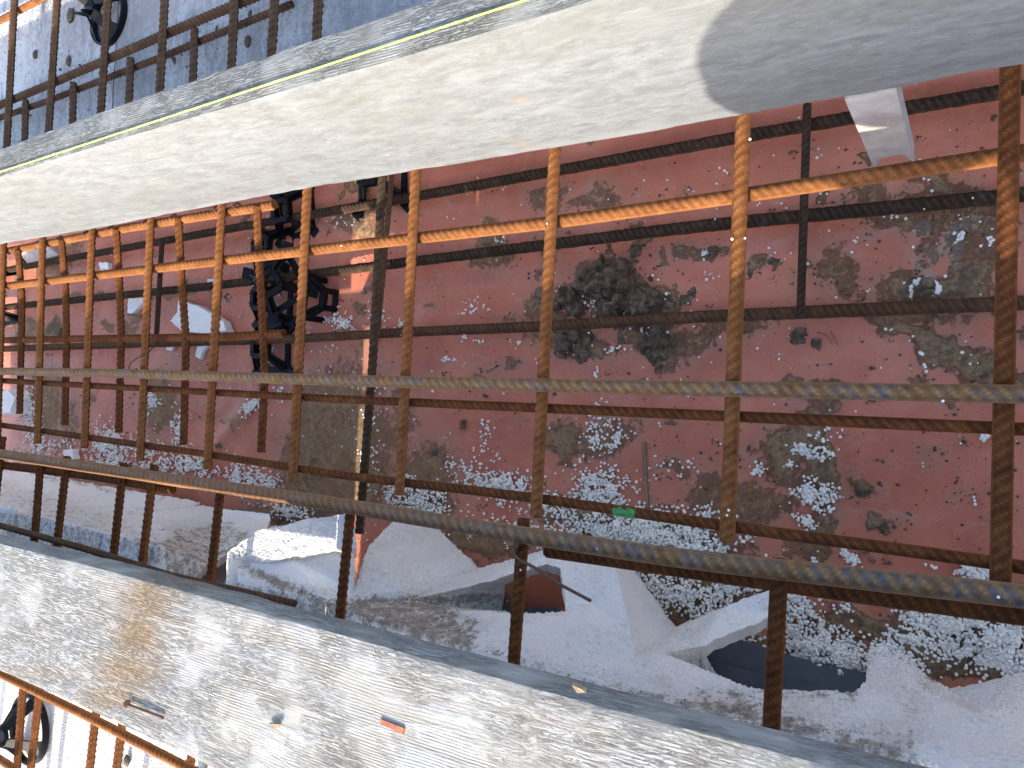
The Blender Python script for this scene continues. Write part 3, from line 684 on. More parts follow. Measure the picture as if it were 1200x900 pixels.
# unseen timbers added under the lower board to block and steer the sunlight
sun_blocks = [(-2.50, -1.168, .634, .805), (-1.095, -.852, .634, .742), (-1.095, -.852, .792, .8245), (-.850, 1.1, .5935, .805)]
for i, (xa, xb, ht, hb) in enumerate(sun_blocks):
    o, _ = board('packing_timber', xa, xb, -.385, -.335, HM - hb, HM - ht, [M_SAWTOP] * 3, 40, 3, 6)
    setattr_(o, 'stain', np.zeros(len(o.data.vertices)))
    tag(o, ['packing timber under the left length of the flat board', 'short packing timber fixed under the middle of the flat board', 'low packing timber lying on the foam under the middle of the flat board', 'packing timber under the right length of the flat board'][i], 'timber', 'packing timbers')

# stake nailed to the inner face of the tall board
def prism(name, pts, y0, y1, mat, parent=None):
    pass
a = on_y(990, 117, .3075); b = on_y(1050, 104, .3075); c = on_y(1071, 190, .3075); e = on_y(1024, 197, .3075)
up_ = np.array([0, 0, .12])
N = 16; V = []; F = []
rows = []
for k in range(N + 1):
    t = k / N; L = a + (e - a) * t; Rr = b + (c - b) * t
    rows.append((L, Rr))

M_ = 10
for (L, Rr) in rows:
    for j in range(M_ + 1):
        u = j / M_; p = L + (Rr - L) * u; p[1] = .3075
        V.append(p.copy())
# scoop the bottom end: gnawed arch
V = np.array(V); nr = len(rows)
for i in range(nr):
    for j in range(M_ + 1):
        u = j / M_; t = i / N
        V[i * (M_ + 1) + j, 1] += .012 * max(0, (t - .80) / .20) ** 2 * max(0, 1 - ((u - .5) / .45) ** 2)
        V[i * (M_ + 1) + j, 2] += .012 * (t > .93) * max(0, 1 - ((u - .5) / .45) ** 2)
nF = len(V); Vb = V.copy(); Vb[:, 1] = .3285; V = np.vstack([V, Vb])
for i in range(nr - 1):
    for j in range(M_):
        q = i * (M_ + 1) + j; F.append((q, q + M_ + 1, q + M_ + 2, q + 1)); F.append((nF + q, nF + q + 1, nF + q + M_ + 2, nF + q + M_ + 1))
    for j in (0, M_):
        q = i * (M_ + 1) + j; f = (q, nF + q, nF + q + M_ + 1, q + M_ + 1); F.append(f if j == 0 else f[::-1])
for i in (0, nr - 1):
    for j in range(M_):
        q = i * (M_ + 1) + j; f = (q, q + 1, nF + q + 1, nF + q); F.append(f if i == 0 else f[::-1])
o = link_mesh('timber_stake', V, F, M_STAKE, smooth=False, loc=tuple(V.mean(0)))
tag(o, 'pale grey wooden stake hanging down under the tall board at right', 'stake')

ICO_V = []
t_ = (1 + 5 ** .5) / 2
ICO_V = np.array([(-1, t_, 0), (1, t_, 0), (-1, -t_, 0), (1, -t_, 0), (0, -1, t_), (0, 1, t_), (0, -1, -t_), (0, 1, -t_), (t_, 0, -1), (t_, 0, 1), (-t_, 0, -1), (-t_, 0, 1)]) / math.sqrt(1 + t_ * t_)
ICO_F = np.array([(0, 11, 5), (0, 5, 1), (0, 1, 7), (0, 7, 10), (0, 10, 11), (1, 5, 9), (5, 11, 4), (11, 10, 2), (10, 7, 6), (7, 1, 8), (3, 9, 4), (3, 4, 2), (3, 2, 6), (3, 6, 8), (3, 8, 9), (4, 9, 5), (2, 4, 11), (6, 2, 10), (8, 6, 7), (9, 8, 1)])
# ------------------------------------------------------------------ foam
def patch_mesh(name, PT, TRI, lev, label, cat, group=None, dirt=(), amp=.005, dirtw=.02, base_dirt=None, skirt=True, undercut=1.05, smooth_it=2, freq=14, crust=0, terrace=0, film=0):
    """control triangles -> finely divided torn foam surface, closed down to the sheet below"""
    key = {}; V = []; F = []
    def vid(p):
        k = tuple(np.round(p, 6))
        if k not in key: key[k] = len(V); V.append(p)
        return key[k]
    n = lev
    for t in TRI:
        a, b, c = (np.array(PT[k], float) for k in t)
        idx = {}
        for i in range(n + 1):
            for j in range(n + 1 - i):
                idx[i, j] = vid(a + (b - a) * i / n + (c - a) * j / n)
        for i in range(n):
            for j in range(n - i):
                F.append((idx[i, j], idx[i + 1, j], idx[i, j + 1]))
                if i + j < n - 1: F.append((idx[i + 1, j], idx[i + 1, j + 1], idx[i, j + 1]))
    V = np.array(V); F = np.array(F)
    # make every face look up
    e1 = V[F[:, 1]] - V[F[:, 0]]; e2 = V[F[:, 2]] - V[F[:, 0]]; nz = e1[:, 0] * e2[:, 1] - e1[:, 1] * e2[:, 0]
    F[nz < 0] = F[nz < 0][:, ::-1]
    # laplacian softening inside
    E = np.vstack([F[:, [0, 1]], F[:, [1, 2]], F[:, [2, 0]]]); Es = np.sort(E, 1)
    u, inv, cnt = np.unique(Es, axis=0, return_inverse=True, return_counts=True); inv = inv.ravel()
    bmask = cnt[inv] == 1; BE = E[bmask]
    isb = np.zeros(len(V), bool); isb[BE.ravel()] = True
    for _ in range(smooth_it):
        acc = np.zeros_like(V); ct = np.zeros(len(V)); 
        np.add.at(acc, u[:, 0], V[u[:, 1]]); np.add.at(acc, u[:, 1], V[u[:, 0]]); np.add.at(ct, u[:, 0], 1); np.add.at(ct, u[:, 1], 1)
        A = acc / ct[:, None]; V[~isb] = .5 * V[~isb] + .5 * A[~isb]
    nn = fbm(V * freq, 4) - .5; n2 = fbm(V * 90 + 5, 3) - .5
    V[:, 2] += nn * amp * 2 + n2 * .0035 + (fbm(V * 210 + 9, 2) - .5) * .0022
    V[:, 1] += (fbm(V * 40 + 11, 3) - .5) * .006 * isb + (fbm(V * 120 + 31, 2) - .5) * .005 * isb
    V[:, 0] += (fbm(V * 40 + 21, 3) - .5) * .006 * isb
    if terrace: tr_ = (1 - np.abs(np.sin(math.pi * (V[:, 1] + .05 * fbm(np.stack([V[:, 0] * 7, V[:, 1] * 4, V[:, 0] * 0], 1), 3)) / .030))) * (V[:, 1] > -.258)
    if terrace: V[:, 2] += terrace * (1 - np.abs(np.sin(math.pi * (V[:, 1] + .05 * fbm(np.stack([V[:, 0] * 7, V[:, 1] * 4, V[:, 0] * 0], 1), 3)) / .030))) * np.clip((V[:, 1] + .262) * 90, 0, 1)
    dv = np.zeros(len(V))
    if terrace: dv = .75 * np.clip((tr_ - .72) * 5, 0, 1)
    for (pa, pb, wd, s) in dirt:
        dv = np.maximum(dv, s * np.clip(1.2 - seg_dist(V, pa, pb) / wd, 0, 1))
    if base_dirt is not None: dv = np.maximum(dv, base_dirt(V))
    nF0 = len(F)
    if skirt:
        m = {}; Vn = []
        for v in np.unique(BE.ravel()):
            m[v] = len(V) + len(Vn); p = V[v].copy(); Hh = HM - p[2]; k = (HM + .0) / Hh * undercut
            zf = max(mz(p[0], p[1]) - .02, p[2] - .035); k = (HM - zf) / Hh * undercut; p[1] = p[1] * k; p[0] = p[0] * ((HM - zf) / Hh); p[2] = zf; Vn.append(p)
        SF = np.array([(a_, m[a_], b_) for a_, b_ in BE] + [(b_, m[a_], m[b_]) for a_, b_ in BE])
        V = np.vstack([V, np.array(Vn)]); F = np.vstack([F, SF]); dv = np.r_[dv, np.zeros(len(Vn))]
    o = link_mesh(name, V, F, M_FOAM, smooth=True, loc=tuple(V.mean(0)))
    setattr_(o, 'dirt', dv); setattr_(o, 'film', np.full(len(V), film)); tag(o, label, cat, group)
    try: o.data.set_sharp_from_angle(angle=math.radians(65))
    except Exception: pass
    if crust:
        rs = np.random.RandomState(len(F) % 1000); T = F[:nF0]; A_ = V[T[:, 0]]; B_ = V[T[:, 1]]; C_ = V[T[:, 2]]
        ar = np.linalg.norm(np.cross(B_ - A_, C_ - A_), axis=1); pick = rs.choice(len(T), crust, p=ar / ar.sum())
        u_, v_ = rs.rand(crust), rs.rand(crust); sw = u_ + v_ > 1; u_[sw] = 1 - u_[sw]; v_[sw] = 1 - v_[sw]
        Q = A_[pick] + (B_[pick] - A_[pick]) * u_[:, None] + (C_[pick] - A_[pick]) * v_[:, None]
        keep = fbm(Q * 16 + 3, 3) + .35 * (dv[T[pick, 0]] > .2) + .10 * isb[T[pick, 0]] > .575; Q = Q[keep]; n_ = len(Q)
        rr_ = rs.uniform(.0012, .0024, n_); Q[:, 2] += rr_ * rs.uniform(-.5, .55, n_)
        BV = (Q[:, None, :] + rr_[:, None, None] * ICO_V[None]).reshape(-1, 3); BFc = (ICO_F[None] + 12 * np.arange(n_)[:, None, None]).reshape(-1, 3)
        cr_ = link_mesh('torn_bead_crust', BV - V.mean(0), BFc, M_FOAM, smooth=True); cr_.parent = o; setattr_(cr_, 'dirt', np.repeat(dv[T[pick[keep], 0]], 12)); setattr_(cr_, 'film', np.full(len(BV), film)); tag(cr_, kind='stuff')
    return o

def px(d): return {k: at(*v) for k, v in d.items()}
# left slab: dirty flat top, torn slope down into the trench
PL = px(dict(a0=(-70, 538, 1.10), a1=(60, 556, 1.10), a2=(130, 569, 1.10), a3=(200, 581, 1.10), a4=(262, 596, 1.09),
             b0=(-70, 562, .97), b1=(60, 583, .96), b2=(130, 600, .95), b3=(200, 613, .95), b4=(254, 622, 1.03), a5=(322, 602, 1.11), b5=(306, 630, 1.0),
             c0=(-70, 575, .83), c1=(0, 591, .83), c2=(100, 618, .83), c3=(190, 641, .83), c4=(244, 662, .90)))
for k, src in (('d0', 'c0'), ('d1', 'c1'), ('d2', 'c2'), ('d3', 'c3'), ('d4', 'c4')):
    p = PL[src].copy(); p[1] = -.36; p[2] = HM - .82; p[0] = min(p[0], -1.19); PL[k] = p
for s in 'abcd':
    p = PL[s + '0'].copy(); p[0] = -2.52; PL[s + '0'] = p
    if s == 'a': p[2] = .04
TL = [('a0', 'b0', 'a1'), ('b0', 'b1', 'a1'), ('a1', 'b1', 'a2'), ('b1', 'b2', 'a2'), ('a2', 'b2', 'a3'), ('b2', 'b3', 'a3'), ('a3', 'b3', 'a4'), ('b3', 'b4', 'a4'),
      ('b0', 'c0', 'c1'), ('b0', 'c1', 'b1'), ('c1', 'c2', 'b1'), ('b1', 'c2', 'b2'), ('c2', 'c3', 'b2'), ('b2', 'c3', 'b3'), ('c3', 'c4', 'b3'), ('b3', 'c4', 'b4'), ('a4', 'b4', 'a5'), ('b4', 'b5', 'a5'), ('b4', 'c4', 'b5'),
      ('c0', 'd0', 'c1'), ('d0', 'd1', 'c1'), ('c1', 'd1', 'c2'), ('d1', 'd2', 'c2'), ('c2', 'd2', 'c3'), ('d2', 'd3', 'c3'), ('c3', 'd3', 'c4'), ('d3', 'd4', 'c4')]
cr = [(PL['c%d' % i], PL['c%d' % (i + 1)], .010, .6) for i in range(4)] + [(PL['b%d' % i], PL['b%d' % (i + 1)], .006, .3) for i in range(4)]
patch_mesh('foam_slab_edge', PL, TL, 26, 'torn white foam edge with dirty lip at far left, below the thick bar', 'foam', 'torn foam along the trench', dirt=cr,
           base_dirt=lambda V: np.where(V[:, 1] < -.264, .76, .02), crust=5000, terrace=.018)
# right slab: wedges, arms and hollows
PR = px(dict(
    k0=(279, 663, .83), k1=(392, 712, .83), k2=(455, 728, .835), k3=(540, 757, .835), k4=(680, 800, .835), k5=(800, 832, .84), k6=(930, 862, .84), k7=(1060, 884, .84), k8=(1240, 935, .84),
    m2=(305, 622, .862), m3=(350, 612, .872), m4=(412, 602, .885), m5=(416, 640, .872), m6=(340, 654, .856),
    w0=(432, 640, .93), w1=(468, 604, 1.05), w2=(500, 607, 1.12), w3=(535, 640, 1.13), w4=(562, 666, 1.12), w5=(470, 690, .92), w6=(415, 692, .88),
    g1=(480, 703, .93), g2=(555, 686, 1.0), g3=(640, 662, 1.02), g4=(657, 664, 1.03), g5=(640, 644, 1.06),
    f1=(500, 712, .93), f2=(600, 720, .93), f3=(664, 716, .95), f0=(420, 705, .87), f4=(592, 683, 1.07), f5=(588, 716, 1.08), g2b=(575, 690, 1.14),
    v1=(700, 650, 1.06), v2=(745, 672, 1.10), v3=(770, 705, 1.12), v4=(792, 735, 1.10), v5=(672, 690, 1.0), v6=(740, 742, .93), v7=(722, 668, 1.0),
    n1=(845, 712, 1.06), n2=(903, 690, 1.08), n3=(908, 720, 1.08), n4=(820, 758, .98), n5=(778, 766, .93), n6=(745, 770, .90),
    o1=(880, 808, .92), o2=(1000, 812, .93), o3=(845, 800, 1.15), o4=(872, 807, 1.15), o5=(1016, 800, .97),
    s1=(1040, 764, 1.08), s2=(1112, 808, 1.12), s3=(1195, 788, 1.08), s4=(1260, 800, 1.08), s5=(1075, 812, .95), s6=(1150, 838, .92), s7=(1016, 770, 1.08)))
for i in range(9):
    p = PR['k%d' % i].copy(); p[1] = -.415; p[2] = HM - .825; PR['e%d' % i] = p
TR = [('k0', 'm6', 'k1'), ('m6', 'm5', 'w6'), ('m6', 'w6', 'k1'), ('k0', 'e0', 'k1'), ('e0', 'e1', 'k1')]
for i in range(1, 8): TR += [('k%d' % i, 'e%d' % i, 'k%d' % (i + 1)), ('e%d' % i, 'e%d' % (i + 1), 'k%d' % (i + 1))]
TR += [('w6', 'f0', 'k1'), ('f0', 'k2', 'k1'), ('f0', 'f1', 'k2'), ('f1', 'k3', 'k2'), ('f1', 'f2', 'k3'), ('f2', 'f3', 'k3'), ('f3', 'k4', 'k3'), ('f3', 'v6', 'k4'), ('v6', 'n6', 'k4'), ('n6', 'k5', 'k4'), ('n6', 'n5', 'k5'), ('n5', 'o1', 'k5'), ('o1', 'k6', 'k5'), ('o1', 'o2', 'k6'), ('o2', 'k7', 'k6'),
       ('w0', 'w6', 'w5'), ('w0', 'w5', 'w1'), ('w1', 'w5', 'w3'), ('w1', 'w3', 'w2'), ('w3', 'w5', 'w4'),
       ('w6', 'f0', 'w5'), ('w5', 'f0', 'g1'), ('w5', 'g1', 'w4'), ('w4', 'g1', 'g2'), ('w4', 'g2', 'g5'), ('g5', 'g2', 'g3'), ('g5', 'g3', 'g4'), ('g1', 'f0', 'f1'),
       ('g1', 'f4', 'g2'), ('f1', 'f2', 'f5'), ('g1', 'f1', 'f5'), ('g1', 'f5', 'f4'),
       ('g5', 'g4', 'v1'), ('g4', 'v5', 'v1'), ('v1', 'v5', 'v7'), ('v5', 'v6', 'v7'), ('v5', 'f3', 'v6'), ('g4', 'f3', 'v5'), ('v7', 'v6', 'v3'), ('v1', 'v7', 'v2'), ('v7', 'v3', 'v2'), ('v3', 'v6', 'v4'),
       ('v4', 'v6', 'n6'), ('v4', 'n6', 'n5'), ('v4', 'n5', 'n4'), ('v4', 'n4', 'n1'), ('n1', 'n4', 'n3'), ('n1', 'n3', 'n2'), ('n5', 'o3', 'n4'), ('n5', 'o1', 'o3'), ('o3', 'o1', 'o4'),
       ('o2', 'o5', 's5'), ('o2', 's5', 'k7'), ('o5', 's7', 's1'), ('o5', 's1', 's5'), ('s1', 's2', 's5'), ('s5', 's2', 's6'), ('s5', 's6', 'k7'), ('s6', 'k8', 'k7'), ('s2', 's3', 's6'), ('s3', 's4', 's6'), ('s4', 'k8', 's6')]
dl = lambda a, b, w_=.009, s=.95: (PR[a], PR[b], w_, s)
dirt = [dl('k0', 'k1', .014, .9), dl('k1', 'k2', .02, .9), dl('k2', 'k3', .02, .9), dl('k3', 'k4', .012, .7), dl('k4', 'k5', .016, .7), dl('k5', 'k6', .02, .85), dl('k6', 'k7', .02, .75),
        dl('w6', 'w4', .005, .5), dl('w4', 'g5', .006, .45), dl('f0', 'f1', .006, .4), dl('o1', 'o2', .014, .7), dl('n5', 'n1', .008, .5), dl('s5', 's1', .01, .5), dl('s5', 'k7', .02, .6), dl('s6', 's3', .008, .5), dl('f2', 'f3', .005, .4), dl('n6', 'k5', .008, .5), dl('w1', 'w0', .02, .45)]
patch_mesh('foam_slab_edge', PR, TR, 26, 'torn white foam edge broken into wedges and arms over the beads', 'foam', 'torn foam along the trench', dirt=dirt,
           base_dirt=lambda V: np.where((V[:, 1] < -.297 + .012 * (fbm(V * 12, 2) - .5)) & (V[:, 0] < -.62), .76, .06), smooth_it=0, amp=.0028, crust=14000)
# the sunlit rough lump between the two
PS = px(dict(m0=(262, 700, .832), m1=(266, 648, .840), m2=(300, 622, .843), m3=(350, 611, .843), m4=(414, 600, .845), m5=(418, 640, .845), m6=(340, 652, .842), m7=(282, 664, .838), m8=(300, 640, .842), m9=(380, 625, .844), m10=(278, 700, .832)))
TS = [('m0', 'm1', 'm7'), ('m0', 'm7', 'm10'), ('m1', 'm2', 'm8'), ('m1', 'm8', 'm7'), ('m7', 'm8', 'm6'), ('m8', 'm2', 'm3'), ('m8', 'm3', 'm6'), ('m3', 'm9', 'm6'), ('m3', 'm4', 'm9'), ('m9', 'm4', 'm5'), ('m9', 'm5', 'm6')]
patch_mesh('foam_lump', PS, TS, 22, 'rough foam lump grazed by sunlight under the thick bar', 'foam', None, amp=.0034, crust=1500, film=.42)

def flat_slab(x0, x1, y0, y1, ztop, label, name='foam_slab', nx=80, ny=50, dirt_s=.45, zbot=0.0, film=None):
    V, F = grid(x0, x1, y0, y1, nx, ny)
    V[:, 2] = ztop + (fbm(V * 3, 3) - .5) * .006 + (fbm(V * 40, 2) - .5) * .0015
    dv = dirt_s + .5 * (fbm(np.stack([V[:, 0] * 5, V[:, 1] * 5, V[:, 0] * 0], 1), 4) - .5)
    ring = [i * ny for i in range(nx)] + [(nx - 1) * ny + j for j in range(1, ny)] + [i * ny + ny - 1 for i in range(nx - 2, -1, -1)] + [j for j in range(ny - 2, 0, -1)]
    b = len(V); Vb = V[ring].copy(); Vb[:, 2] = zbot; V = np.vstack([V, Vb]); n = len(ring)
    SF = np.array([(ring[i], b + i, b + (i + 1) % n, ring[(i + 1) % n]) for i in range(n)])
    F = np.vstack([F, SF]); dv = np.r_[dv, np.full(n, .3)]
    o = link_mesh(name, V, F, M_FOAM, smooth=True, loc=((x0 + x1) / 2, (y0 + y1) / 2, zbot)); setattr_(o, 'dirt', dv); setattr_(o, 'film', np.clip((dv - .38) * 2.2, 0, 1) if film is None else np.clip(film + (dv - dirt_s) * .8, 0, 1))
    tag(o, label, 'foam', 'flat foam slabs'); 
    try: o.data.set_sharp_from_angle(angle=math.radians(50))
    except Exception: pass
    return o
zl = HM - .825; zu = HM - .776
flat_slab(-2.52, -1.128, -.62, -.352, zl, 'foam slab under the left length of the flat board', nx=160, ny=40, dirt_s=.4)
flat_slab(-1.10, 1.6, -.62, -.412, zl, 'foam slab under the right length of the flat board', nx=200, ny=30)
# joint between panels behind the board: the sun comes in through this broken gap
flat_slab(-4.6, -1.126, -1.25, -.622, zl - .001, 'foam panel behind the flat board, bottom left corner of the photo', nx=260, ny=70, dirt_s=.54, film=.80)
flat_slab(-1.105, 1.6, -1.25, -.622, zl - .002, 'foam panel hidden behind the flat board on the right', nx=120, ny=40)
flat_slab(-4.6, 1.6, -2.6, -1.253, zl - .003, 'foam panel far behind the flat board', nx=120, ny=50)
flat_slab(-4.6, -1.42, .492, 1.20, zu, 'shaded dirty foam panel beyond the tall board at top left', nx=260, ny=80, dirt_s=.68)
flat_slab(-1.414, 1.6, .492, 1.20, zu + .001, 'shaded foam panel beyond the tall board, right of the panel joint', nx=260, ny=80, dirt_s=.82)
flat_slab(-4.6, 1.6, 1.206, 3.0, zu - .001, 'sunlit foam panel far beyond the tall board', nx=160, ny=60, dirt_s=.5)
# grey sheet in the hollow
P = [at(818, 752, 1.150), at(850, 745, 1.150), at(930, 770, 1.152), at(1020, 790, 1.154), at(1022, 822, 1.154), at(900, 822, 1.15), at(820, 800, 1.15), at(790, 775, 1.15)]
o = slab('grey_sheet', P, .004, M_GREYM); tag(o, 'dark grey waterproof sheet showing in the right foam hollow', 'sheet')
P = [at(828, 776, 1.146), at(900, 792, 1.146), at(960, 806, 1.146), at(950, 830, 1.146), at(840, 820, 1.146)]
o = slab('grey_sheet', P, .004, M_GREYM); tag(o, 'lower lap of the grey sheet in the right foam hollow', 'sheet')
P = [at(560, 700, 1.150), at(600, 712, 1.150), at(652, 712, 1.150), at(660, 730, 1.15), at(580, 735, 1.15), at(552, 712, 1.15)]
o = slab('grey_sheet', P, .004, M_GREYM); tag(o, 'small grey sheet corner in the left foam hollow', 'sheet')

# ------------------------------------------------------------------ foam scraps
def chunk(name, poly, H, t, mat, label, cat, group=None, rough=.003, lift=0.0, dirt=.25):
    c = sum(at(x, y, H) for x, y in poly) / len(poly)
    P = [at(x, y, H) for x, y in poly]; z0 = mz(c[0], c[1]) + .001
    V = []; n = len(P); K = 6
    rings = []
    per = []
    for i in range(n):
        for k in range(K): per.append(P[i] + (P[(i + 1) % n] - P[i]) * k / K)
    m = len(per)
    lay = [(0.0, 1.0), (.5, 1.0), (.96, 1.0), (1.0, .985)]
    for hh, sc in lay:
        for p in per:
            q = c + (p - c) * sc; q = q.copy(); q[2] = z0 + t * hh
            V.append(q)
    R2 = 5
    for r in range(1, R2):
        for p in per:
            q = c + (p - c) * .985 * (1 - r / R2); q = q.copy(); q[2] = z0 + t; V.append(q)
    V.append(np.array([c[0], c[1], z0 + t])); V = np.array(V)
    F = []
    nl = len(lay) + R2 - 1
    for l in range(nl - 1):
        for i in range(m): F.append((l * m + i, l * m + (i + 1) % m, (l + 1) * m + (i + 1) % m, (l + 1) * m + i))
    for i in range(m): F.append(((nl - 1) * m + i, (nl - 1) * m + (i + 1) % m, len(V) - 1))
    V += (np.stack([fbm(V * 60 + 3, 3), fbm(V * 60 + 9, 3), fbm(V * 60 + 15, 3)], 1) - .5) * rough * 2
    if lift: V[:, 2] += lift * (V[:, 1] - c[1])
    # orient
    o = link_mesh(name, V, F, mat, smooth=True, loc=tuple(c))
    import bmesh
    bm = bmesh.new(); bm.from_mesh(o.data); bmesh.ops.recalc_face_normals(bm, faces=bm.faces); bm.to_mesh(o.data); bm.free()
    if mat is M_FOAM: setattr_(o, 'dirt', np.full(len(V), .0))
    try: o.data.set_sharp_from_angle(angle=math.radians(32))
    except Exception: pass
    tag(o, label, cat, group); return o
GF = 'foam scraps on the trench bottom'
chunk('foam_scrap', [(210, 352), (232, 358), (262, 376), (266, 388), (240, 391), (214, 388), (200, 376), (208, 366)], 1.15, .022, M_FOAM, 'largest white foam scrap left of the black chairs', 'foam', GF, .002)
chunk('foam_scrap', [(145, 349), (162, 348), (164, 352), (150, 366), (144, 366)], 1.15, .014, M_FOAM, 'small pointed foam scrap left of the largest one', 'foam', GF, .002)
chunk('foam_scrap', [(114, 307), (124, 307), (125, 315), (115, 316)], 1.15, .012, M_FOAM, 'small foam nub close under the tall board at left', 'foam', GF)
chunk('foam_scrap', [(238, 326), (246, 326), (245, 332), (237, 333)], 1.15, .010, M_FOAM, 'tiny foam nub just above the largest scrap', 'foam', GF)
chunk('foam_scrap', [(226, 404), (238, 404), (230, 414), (228, 420), (224, 418)], 1.15, .010, M_FOAM, 'tiny foam sliver just below the largest scrap', 'foam', GF)
chunk('foam_scrap', [(192, 404), (198, 404), (197, 410), (191, 410)], 1.15, .010, M_FOAM, 'tiny foam crumb below the rusty bars, left of the scrap', 'foam', GF)
chunk('foam_scrap', [(2, 458), (16, 456), (22, 468), (18, 484), (2, 486), (-4, 470)], 1.12, .05, M_FOAM, 'bright rounded foam lump at the left edge of the photo', 'foam', GF, .008)
chunk('foam_scrap', [(70, 528), (80, 526), (82, 538), (72, 540)], 1.13, .02, M_FOAM, 'rounded foam nub behind the thick bar at left', 'foam', GF)
chunk('concrete_block', [(27, 298), (60, 288), (76, 300), (40, 310)], 1.15, .03, M_STAKE, 'grey wooden block end under the tall board at far left', 'block', None, .001)

# ------------------------------------------------------------------ black rebar chairs
def box_between(p, q, w_, t, up=(0, 0, 1), taper=1.0):
    p, q = np.array(p, float), np.array(q, float); d = q - p; d /= np.linalg.norm(d); u = np.array(up, float)
    if abs(d @ u) > .95: u = np.array([1.0, 0, 0])
    s = np.cross(d, u); s /= np.linalg.norm(s); n = np.cross(s, d)
    V = []
    for c, k in ((p, 1.0), (q, taper)):
        for a, b in ((-1, -1), (1, -1), (1, 1), (-1, 1)): V.append(c + s * a * w_ / 2 * k + n * b * t / 2 * k)
    F = [(3, 2, 1, 0), (4, 5, 6, 7), (0, 1, 5, 4), (1, 2, 6, 5), (2, 3, 7, 6), (3, 0, 4, 7)]
    return V, F
def join(parts):
    V = []; F = []
    for v, f in parts:
        b = len(V); V += [np.array(x, float) for x in v]; F += [tuple(i + b for i in q) for q in f]
    return V, F
def lpart(name, V, F, mat, parent):
    me = bpy.data.meshes.new(name); me.from_pydata([tuple(map(float, v)) for v in V], [], F); me.materials.append(mat); me.update()
    o = bpy.data.objects.new(name, me); COL.objects.link(o); o.parent = parent
    md = o.modifiers.new('bevel', 'BEVEL'); md.width = .0009; md.segments = 2; md.limit_method = 'ANGLE'
    return o
def square_chair(loc, rz, s, h, label, group='black plastic rebar chairs in the trench', tilt=(0, 0)):
    root = empty('rebar_chair', tuple(loc)); root.rotation_euler = (tilt[0], tilt[1], rz); tag(root, label, 'rebar chair', group)
    a = s / 2
    c = [(-a, -a), (a, -a), (a, a), (-a, a)]
    parts = [box_between((*c[i], .003), (*c[(i + 1) % 4], .003), .013, .007) for i in range(4)]
    parts += [box_between((x, y, .003), (x * 1.32, y * 1.32, .003), .024, .006) for x, y in c]
    V, F = join(parts); lpart('base_frame', V, F, M_BLACK, root)
    for x, y in c:
        parts = [box_between((x * .92, y * .92, .006), (x * .38, y * .38, h * .82), .024, .004, up=(x, y, 0), taper=.75),
                 box_between((x * .92, y * .92, .006), (x * .38, y * .38, h * .82), .005, .018, up=(x, y, 0), taper=.8)]
        V, F = join(parts); lpart('leg', V, F, M_BLACK, root)
    q = a * .42
    parts = [box_between((-q, y, h * .82), (q, y, h * .82), .012, .016) for y in (-q, q)] + [box_between((x, -q, h * .82), (x, q, h * .82), .012, .016) for x in (-q, q)]
    parts += [box_between((x, y, h * .82), (x * 1.25, y, h), .006, .016, taper=.5) for x in (-q, q) for y in (-q * .5, q * .5)]
    V, F = join(parts); lpart('cradle', V, F, M_BLACK, root)
    return root
def gz(p, e=0.004): return (p[0], p[1], mz(p[0], p[1]) + e)
square_chair(gz(at(320, 408, 1.165)), .04, .100, .045, 'black plastic rebar chair nearest the grey bar, its frame flat on the sheet', tilt=(0, 0))
square_chair(gz(at(322, 352, 1.16), .004), -.06, .098, .055, 'black plastic rebar chair beside the largest foam scrap', tilt=(.05, 0))
square_chair(gz(at(322, 296, 1.16), .004), .05, .100, .055, 'black plastic rebar chair under the orange bar', tilt=(-.08, .04))
square_chair(gz(at(345, 250, 1.16), .004), .12, .098, .055, 'black plastic rebar chair half under the tall board, left of the dark slanting bar', tilt=(.1, .05))
square_chair(gz(at(352, 336, 1.16), .052), .55, .095, .055, 'black plastic rebar chair lying askew on top of the others', tilt=(.35, .25))
square_chair(gz(at(378, 352, 1.16), .012), -.08, .085, .04, 'black plastic rebar chair standing on edge, rightmost of the heap', tilt=(.0, 1.5))
square_chair(gz(at(452, 208, 1.16), .002), .02, .115, .05, 'blue black rebar chair under the tall board beside the dark bar', tilt=(0, 0))
square_chair(gz(at(8, 350, 1.16), .004), .1, .16, .16, 'tall dark blue rebar chair at the left edge of the photo', tilt=(0, 0))
